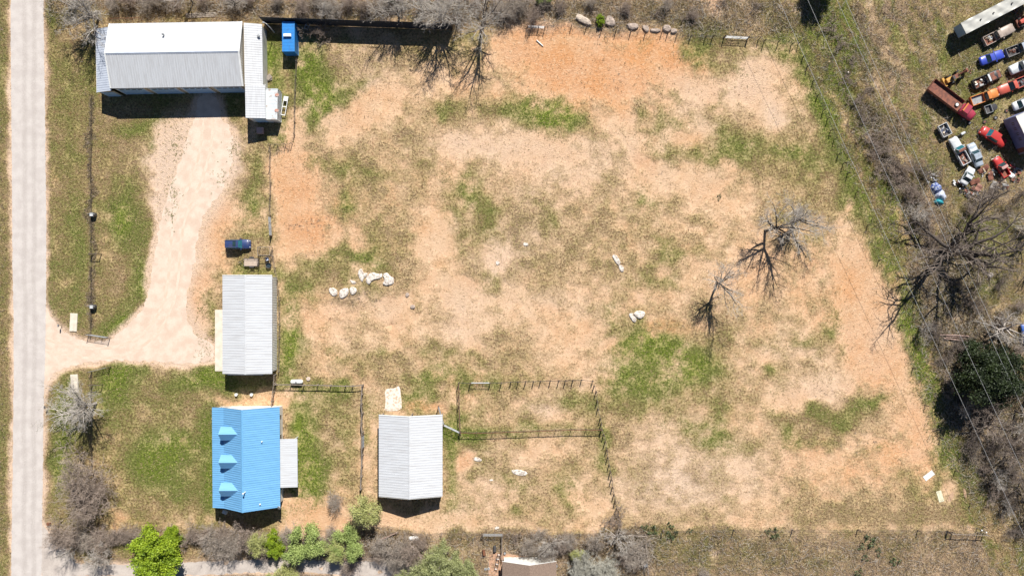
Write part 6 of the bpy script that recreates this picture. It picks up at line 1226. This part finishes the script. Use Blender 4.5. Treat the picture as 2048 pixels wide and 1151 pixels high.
sb = [(1800,345),(1815,385),(1790,330),(1845,345),(1830,395),(1850,440),(1862,480),(1862,655),(1905,690),(1885,720),(1925,800),(1900,770),(1945,870),(1935,905),(1975,890),(1965,935),(1990,975),(2010,1000),(2030,1060),(1995,640),(2030,700),(2005,780),(1975,810),(2035,880),(2020,940),(1960,395),(2010,420),(1990,380),(2035,390),(1935,420),(1910,565),(2000,560),(2035,610),(1945,610)]
sb.sort(key=lambda q: q[1])
for i, (x, y) in enumerate(sb): put(["scrubD", "scrubC", "scrubD", "scrubD", "scrubA"][i % 5], x, y, ordn(i) + " leafless shrub from the top among the scrub right of the pasture", [.75, .8, .75, .7, .5][i % 5] * (.8 + .4 * ((i * 37) % 10) / 10), i * 83, "shrub", "leafless shrubs on the right side")
# gully brush
for i, (x, y, s) in enumerate([(1660,60,.6),(1680,90,.5),(1700,120,.5),(1690,160,.5),(1735,180,.4),(1712,205,.6),(1725,240,.7),(1745,285,.8),(1765,300,.9),(1755,330,.6),(1775,350,.8)]): put("scrubC", x, y, ordn(i) + " of the low dead shrubs along the gully, counted from the top", s, i * 47, "shrub", "dead shrubs along the gully")
# bottom hedge, left to right
put("bright", 326, 1102, "bright lime green round tree over the gravel lane", 1.24, 0); put("bright", 352, 1070, "smaller lime green treetop touching the round one at its upper right", .62, 80)
put("bareB", 205, 1112, "bare pale branched tree over the gravel lane, left of the lime green tree", .62, 260); put("bareD", 150, 1098, "small bare tree casting a blue shadow where the lane begins", .6, 0)
hb = [(230,1074,.5,"A"),(255,1070,.55,"A"),(285,1068,.5,"A"),(410,1072,.6,"A"),(420,1060,.5,"A"),(130,1066,.9,"A"),(155,1068,1.0,"A"),(185,1076,.9,"B"),(212,1074,1.0,"A"),(240,1066,.6,"A"),(268,1062,.6,"A"),(395,1062,.8,"A"),(375,1078,.7,"C"),(440,1074,1.05,"B"),(468,1082,1.1,"B"),(452,1062,.8,"A"),(505,1068,1.0,"A"),(528,1090,.9,"A"),(585,1066,.7,"B"),(640,1080,.8,"A"),(665,1062,.6,"B"),(770,1085,.8,"B"),(800,1092,1.1,"B"),(825,1100,1.1,"A"),(790,1118,.8,"B"),(845,1078,.6,"A"),(760,1108,.6,"A"),(1060,1085,.8,"B"),(1090,1092,1.0,"B"),(1120,1084,.8,"A"),(1140,1078,.7,"B"),(1100,1110,.7,"C"),(1080,1062,.5,"B"),(1190,1078,.8,"B"),(1265,1096,1.1,"B"),(1250,1112,.6,"A"),(1404,1144,.5,"B"),(1030,1070,.5,"C"),(300,1062,.5,"A"),(345,1058,.4,"A"),(590,1120,.6,"A"),(700,1130,.7,"A")]
hb.sort()
for i, (x, y, s, k_) in enumerate(hb): put("scrub" + k_, x, y, ordn(i) + " leafless shrub from the left in the hedge along the bottom", s, i * 61, "shrub", "leafless shrubs in the bottom hedge")
put("yellow", 520, 1072, "yellow green shrub at the blue house's shaded end", .75, 0); put("bright", 553, 1083, "vivid green tree right of the yellow green shrub in the bottom hedge", .62, 200); put("green", 610, 1080, "mid green feathery tree in the bottom hedge, right of the vivid one", .92, 0)
put("yellow", 728, 1014, "sparse yellow green tree touching the lower left corner of the open barn", .95, 60); put("green", 702, 1082, "green tree below the sparse one, in the bottom hedge", .85, 90); put("yellow", 678, 1100, "mottled yellow tree left of the green one in the bottom hedge", .75, 130); put("scrubB", 672, 1000, "pale bare shrub left of the sparse yellow green tree", .7, 0, "shrub")
put("yellow", 590, 1142, "yellow green tree at the bottom edge over the lane's end", .8, 200); put("yellow", 545, 1150, "yellow tree at the very bottom edge over the lane", .6, 20); put("sage", 882, 1114, "large dull green tree at the bottom, left of the patio", 1.12, 0); put("sage", 842, 1140, "dull green tree at the bottom edge, left of the large one", .9, 100); put("sage", 930, 1140, "dull green tree at the bottom edge, right of the large one", .8, 200); put("yellow", 876, 1132, "yellowish treetop in front of the large dull green tree", .5, 200)
put("silver", 1163, 1118, "silvery shrub at the bottom, left of its twin", 1.0, 0, "shrub", "silvery shrubs at the bottom"); put("silver", 1196, 1132, "silvery shrub at the bottom, right of its twin", 1.15, 90, "shrub", "silvery shrubs at the bottom"); put("yellow", 1150, 1100, "greenish shrub behind the silvery pair at the bottom", .45, 0, "shrub")
put("bareD", 1232, 1066, "bare tree at the top of the dark board fence", .75, 330); put("bareD", 1098, 1076, "thin bare tree right of the pale bottom gate", .7, 200); put("scrubC", 1234, 1036, "grey shrub at the foot of the long post line", .8, 0, "shrub")
for i, (x, y, s, lab) in enumerate([(1547,1066,1.1,"prickly pear clump on the bottom fence line"), (1738,1082,1.3,"large prickly pear clump below the bottom fence"), (1757,1100,.7,"small prickly pear right below the large clump"), (1729,1112,.7,"small dark prickly pear below the large clump"), (1787,1120,.9,"prickly pear clump right of the others"), (1714,1144,.9,"lowest prickly pear clump at the bottom edge"), (1342,1064,1.2,"dark shrub-like prickly pear right of the dark board fence"), (1302,1060,1.1,"prickly pear at the corner of the dark board fence"), (1380,1060,.5,"tiny prickly pear on the bottom fence line"), (1439,393,.5,"lone dark green clump in the upper middle of the pasture")]): put("cactus", x, y, lab, s, i * 50, "prickly pear", "prickly pears near the bottom fence" if y > 1000 else None)
put("bareB", 1600, -40, "bare tree above the top edge whose shadow reaches the weedy strip", .6, 0) if False else None

# ------------------------------------------------------------------ ground cover as real blades
def tufts(name, n, rs, zone, hgt, wd_, m, label, blades=5, lean=.6, cat="grass"):
    px = rs.uniform(0, 2048, n * 4); py = rs.uniform(0, 1151, n * 4); w_ = zone(px, py); keep = rs.rand(len(px)) < w_; px, py = px[keep][:n], py[keep][:n]; N = len(px)
    x = (px - 1024) / 10; y = (575.5 - py) / 10; s = rs.uniform(.5, 1.3, N); P = np.stack([x, y, gsample(Z, px, py) - .01], 1)[:, None].repeat(blades, 1)
    a = rs.uniform(0, 6.283, (N, blades)); ln = rs.uniform(.2, lean, (N, blades)) ; h_ = hgt * s[:, None] * rs.uniform(.5, 1.2, (N, blades))
    off = np.stack([np.cos(a), np.sin(a), np.zeros_like(a)], -1); side = np.stack([-np.sin(a), np.cos(a), np.zeros_like(a)], -1)
    base = P + off * .05 * s[:, None, None]; tip = base + off * (h_ * ln * 1.4)[..., None]; tip[..., 2] += h_ * np.sqrt(np.maximum(.05, 1 - ln ** 2))
    ww = wd_ * s[:, None, None]
    V_ = np.stack([base - side * ww, base + side * ww, tip], 2).reshape(-1, 3); F_ = np.arange(len(V_)).reshape(-1, 3); o = mesh_np(name, V_, F_, m); return tag(o, label, cat, kind="stuff")
rs = np.random.RandomState(99)
rd = lambda px, py: ~(inpoly(px, py, road_p) | inpoly(px, py, drive_p) | inpoly(px, py, side_p))
def zc(f): return lambda px, py: np.clip(f(px, py), 0, 1) * rd(px, py) * bld(px, py)
def bld(px, py):
    m = np.ones(px.shape, bool)
    for a in ((212,60,545,192),(502,180,545,250),(536,180,567,248),(570,50,600,115),(458,550,558,744),(428,618,462,742),(440,806,602,1008),(764,822,890,984),(1005,1110,1112,1160)): m &= ~((px > a[0]) & (px < a[2]) & (py > a[1]) & (py < a[3]))
    return m
cl2 = lambda x, y: gsample(GRf, x, y)
m_gl = leafmat("grass_blades", (.24, .27, .07), (.13, .16, .035), .25); m_gd = leafmat("dead_grass_blades", (.60, .45, .26), (.38, .27, .14), .1); m_gb = leafmat("brush_litter", (.30, .225, .17), (.13, .095, .07), 0)
tufts("dead_grass", 60000, rs, zc(lambda x, y: .12 + .8 * cl2(x, y)), .34, .022, m_gd, "tall dead straw grass around the pasture", 5)
tufts("green_grass", 70000, rs, zc(lambda x, y: np.clip(gsample(GL, x, y) - .3, 0, 1) * 1.2), .20, .025, m_gl, "green grass tufts", 5)
tufts("brush", 26000, rs, zc(lambda x, y: np.clip(gsample(GD, x, y) * 1.3 - .25, 0, 1)), .42, .03, m_gb, "grey brown weeds and litter", 6, .9)
tufts("stubble", 60000, rs, zc(lambda x, y: .7 * (gsample(GRf, x, y) < .3) * (1.1 - gsample(GB, x, y))), .12, .03, m_gd, "short dry stubble in the pasture", 5, .9)
tufts("weeds", 9000, rs, zc(lambda x, y: .25 * np.clip(gsample(GB, x, y), 0, 1)), .10, .06, leafmat("weed_leaves", (.10, .12, .03), (.10, .065, .03), 0), "small dark weeds on the bare soil", 6, .95)
# weeds in the driveway
wx_ = []; 
for cx, cy, rr, n in ((350, 285, 26, 90), (348, 390, 18, 70), (340, 430, 14, 40), (405, 610, 20, 60), (410, 700, 24, 60), (440, 350, 20, 40), (470, 300, 16, 50)):
    wx_.append(np.stack([rs.normal(cx, rr * .5, n), rs.normal(cy, rr * .8, n)], 1))
W_ = np.concatenate(wx_); C = np.stack([(W_[:, 0] - 1024) / 10, (575.5 - W_[:, 1]) / 10, np.full(len(W_), .06)], 1); V_, F_ = leaves(rs, C, 3200, np.array([.10, .10, .03]), .065)
tag(mesh_np("driveway_weeds", V_, F_, m_gl), "small green weeds sprouting in the pale driveway", "weeds", kind="stuff")

def sticks(name, n, zone, label, m):
    px = rs.uniform(0, 2048, n * 5); py = rs.uniform(0, 1151, n * 5); k_ = rs.rand(len(px)) < zone(px, py); px, py = px[k_][:n], py[k_][:n]; N = len(px)
    a = rs.uniform(0, 6.283, N); L_ = rs.uniform(.3, 1.6, N) ; st = np.stack([(px - 1024) / 10, (575.5 - py) / 10, rs.uniform(.02, .35, N)], 1); d = norm(np.stack([np.cos(a), np.sin(a), rs.uniform(-.1, .35, N)], 1))
    P, Rr = paths(rs, st, d, L_, rs.uniform(.014, .032, N), 4, .22, 0, .4); V_, F_ = tubes_np(P, Rr, 3); o = mesh_np(name, V_, F_, m); return tag(o, label, "branch litter", kind="stuff")
zsc = lambda x, y: np.clip(cl2(x, y) * (gsample(GD, x, y) * 1.4 - .1), 0, 1) * rd(x, y) * bld(x, y)
sticks("branch_litter", 26000, zsc, "pale dead twigs and stems littering the rough strips", m_twig)
sticks("dark_branch_litter", 14000, zsc, "dark dead twigs littering the rough strips", m_bark)
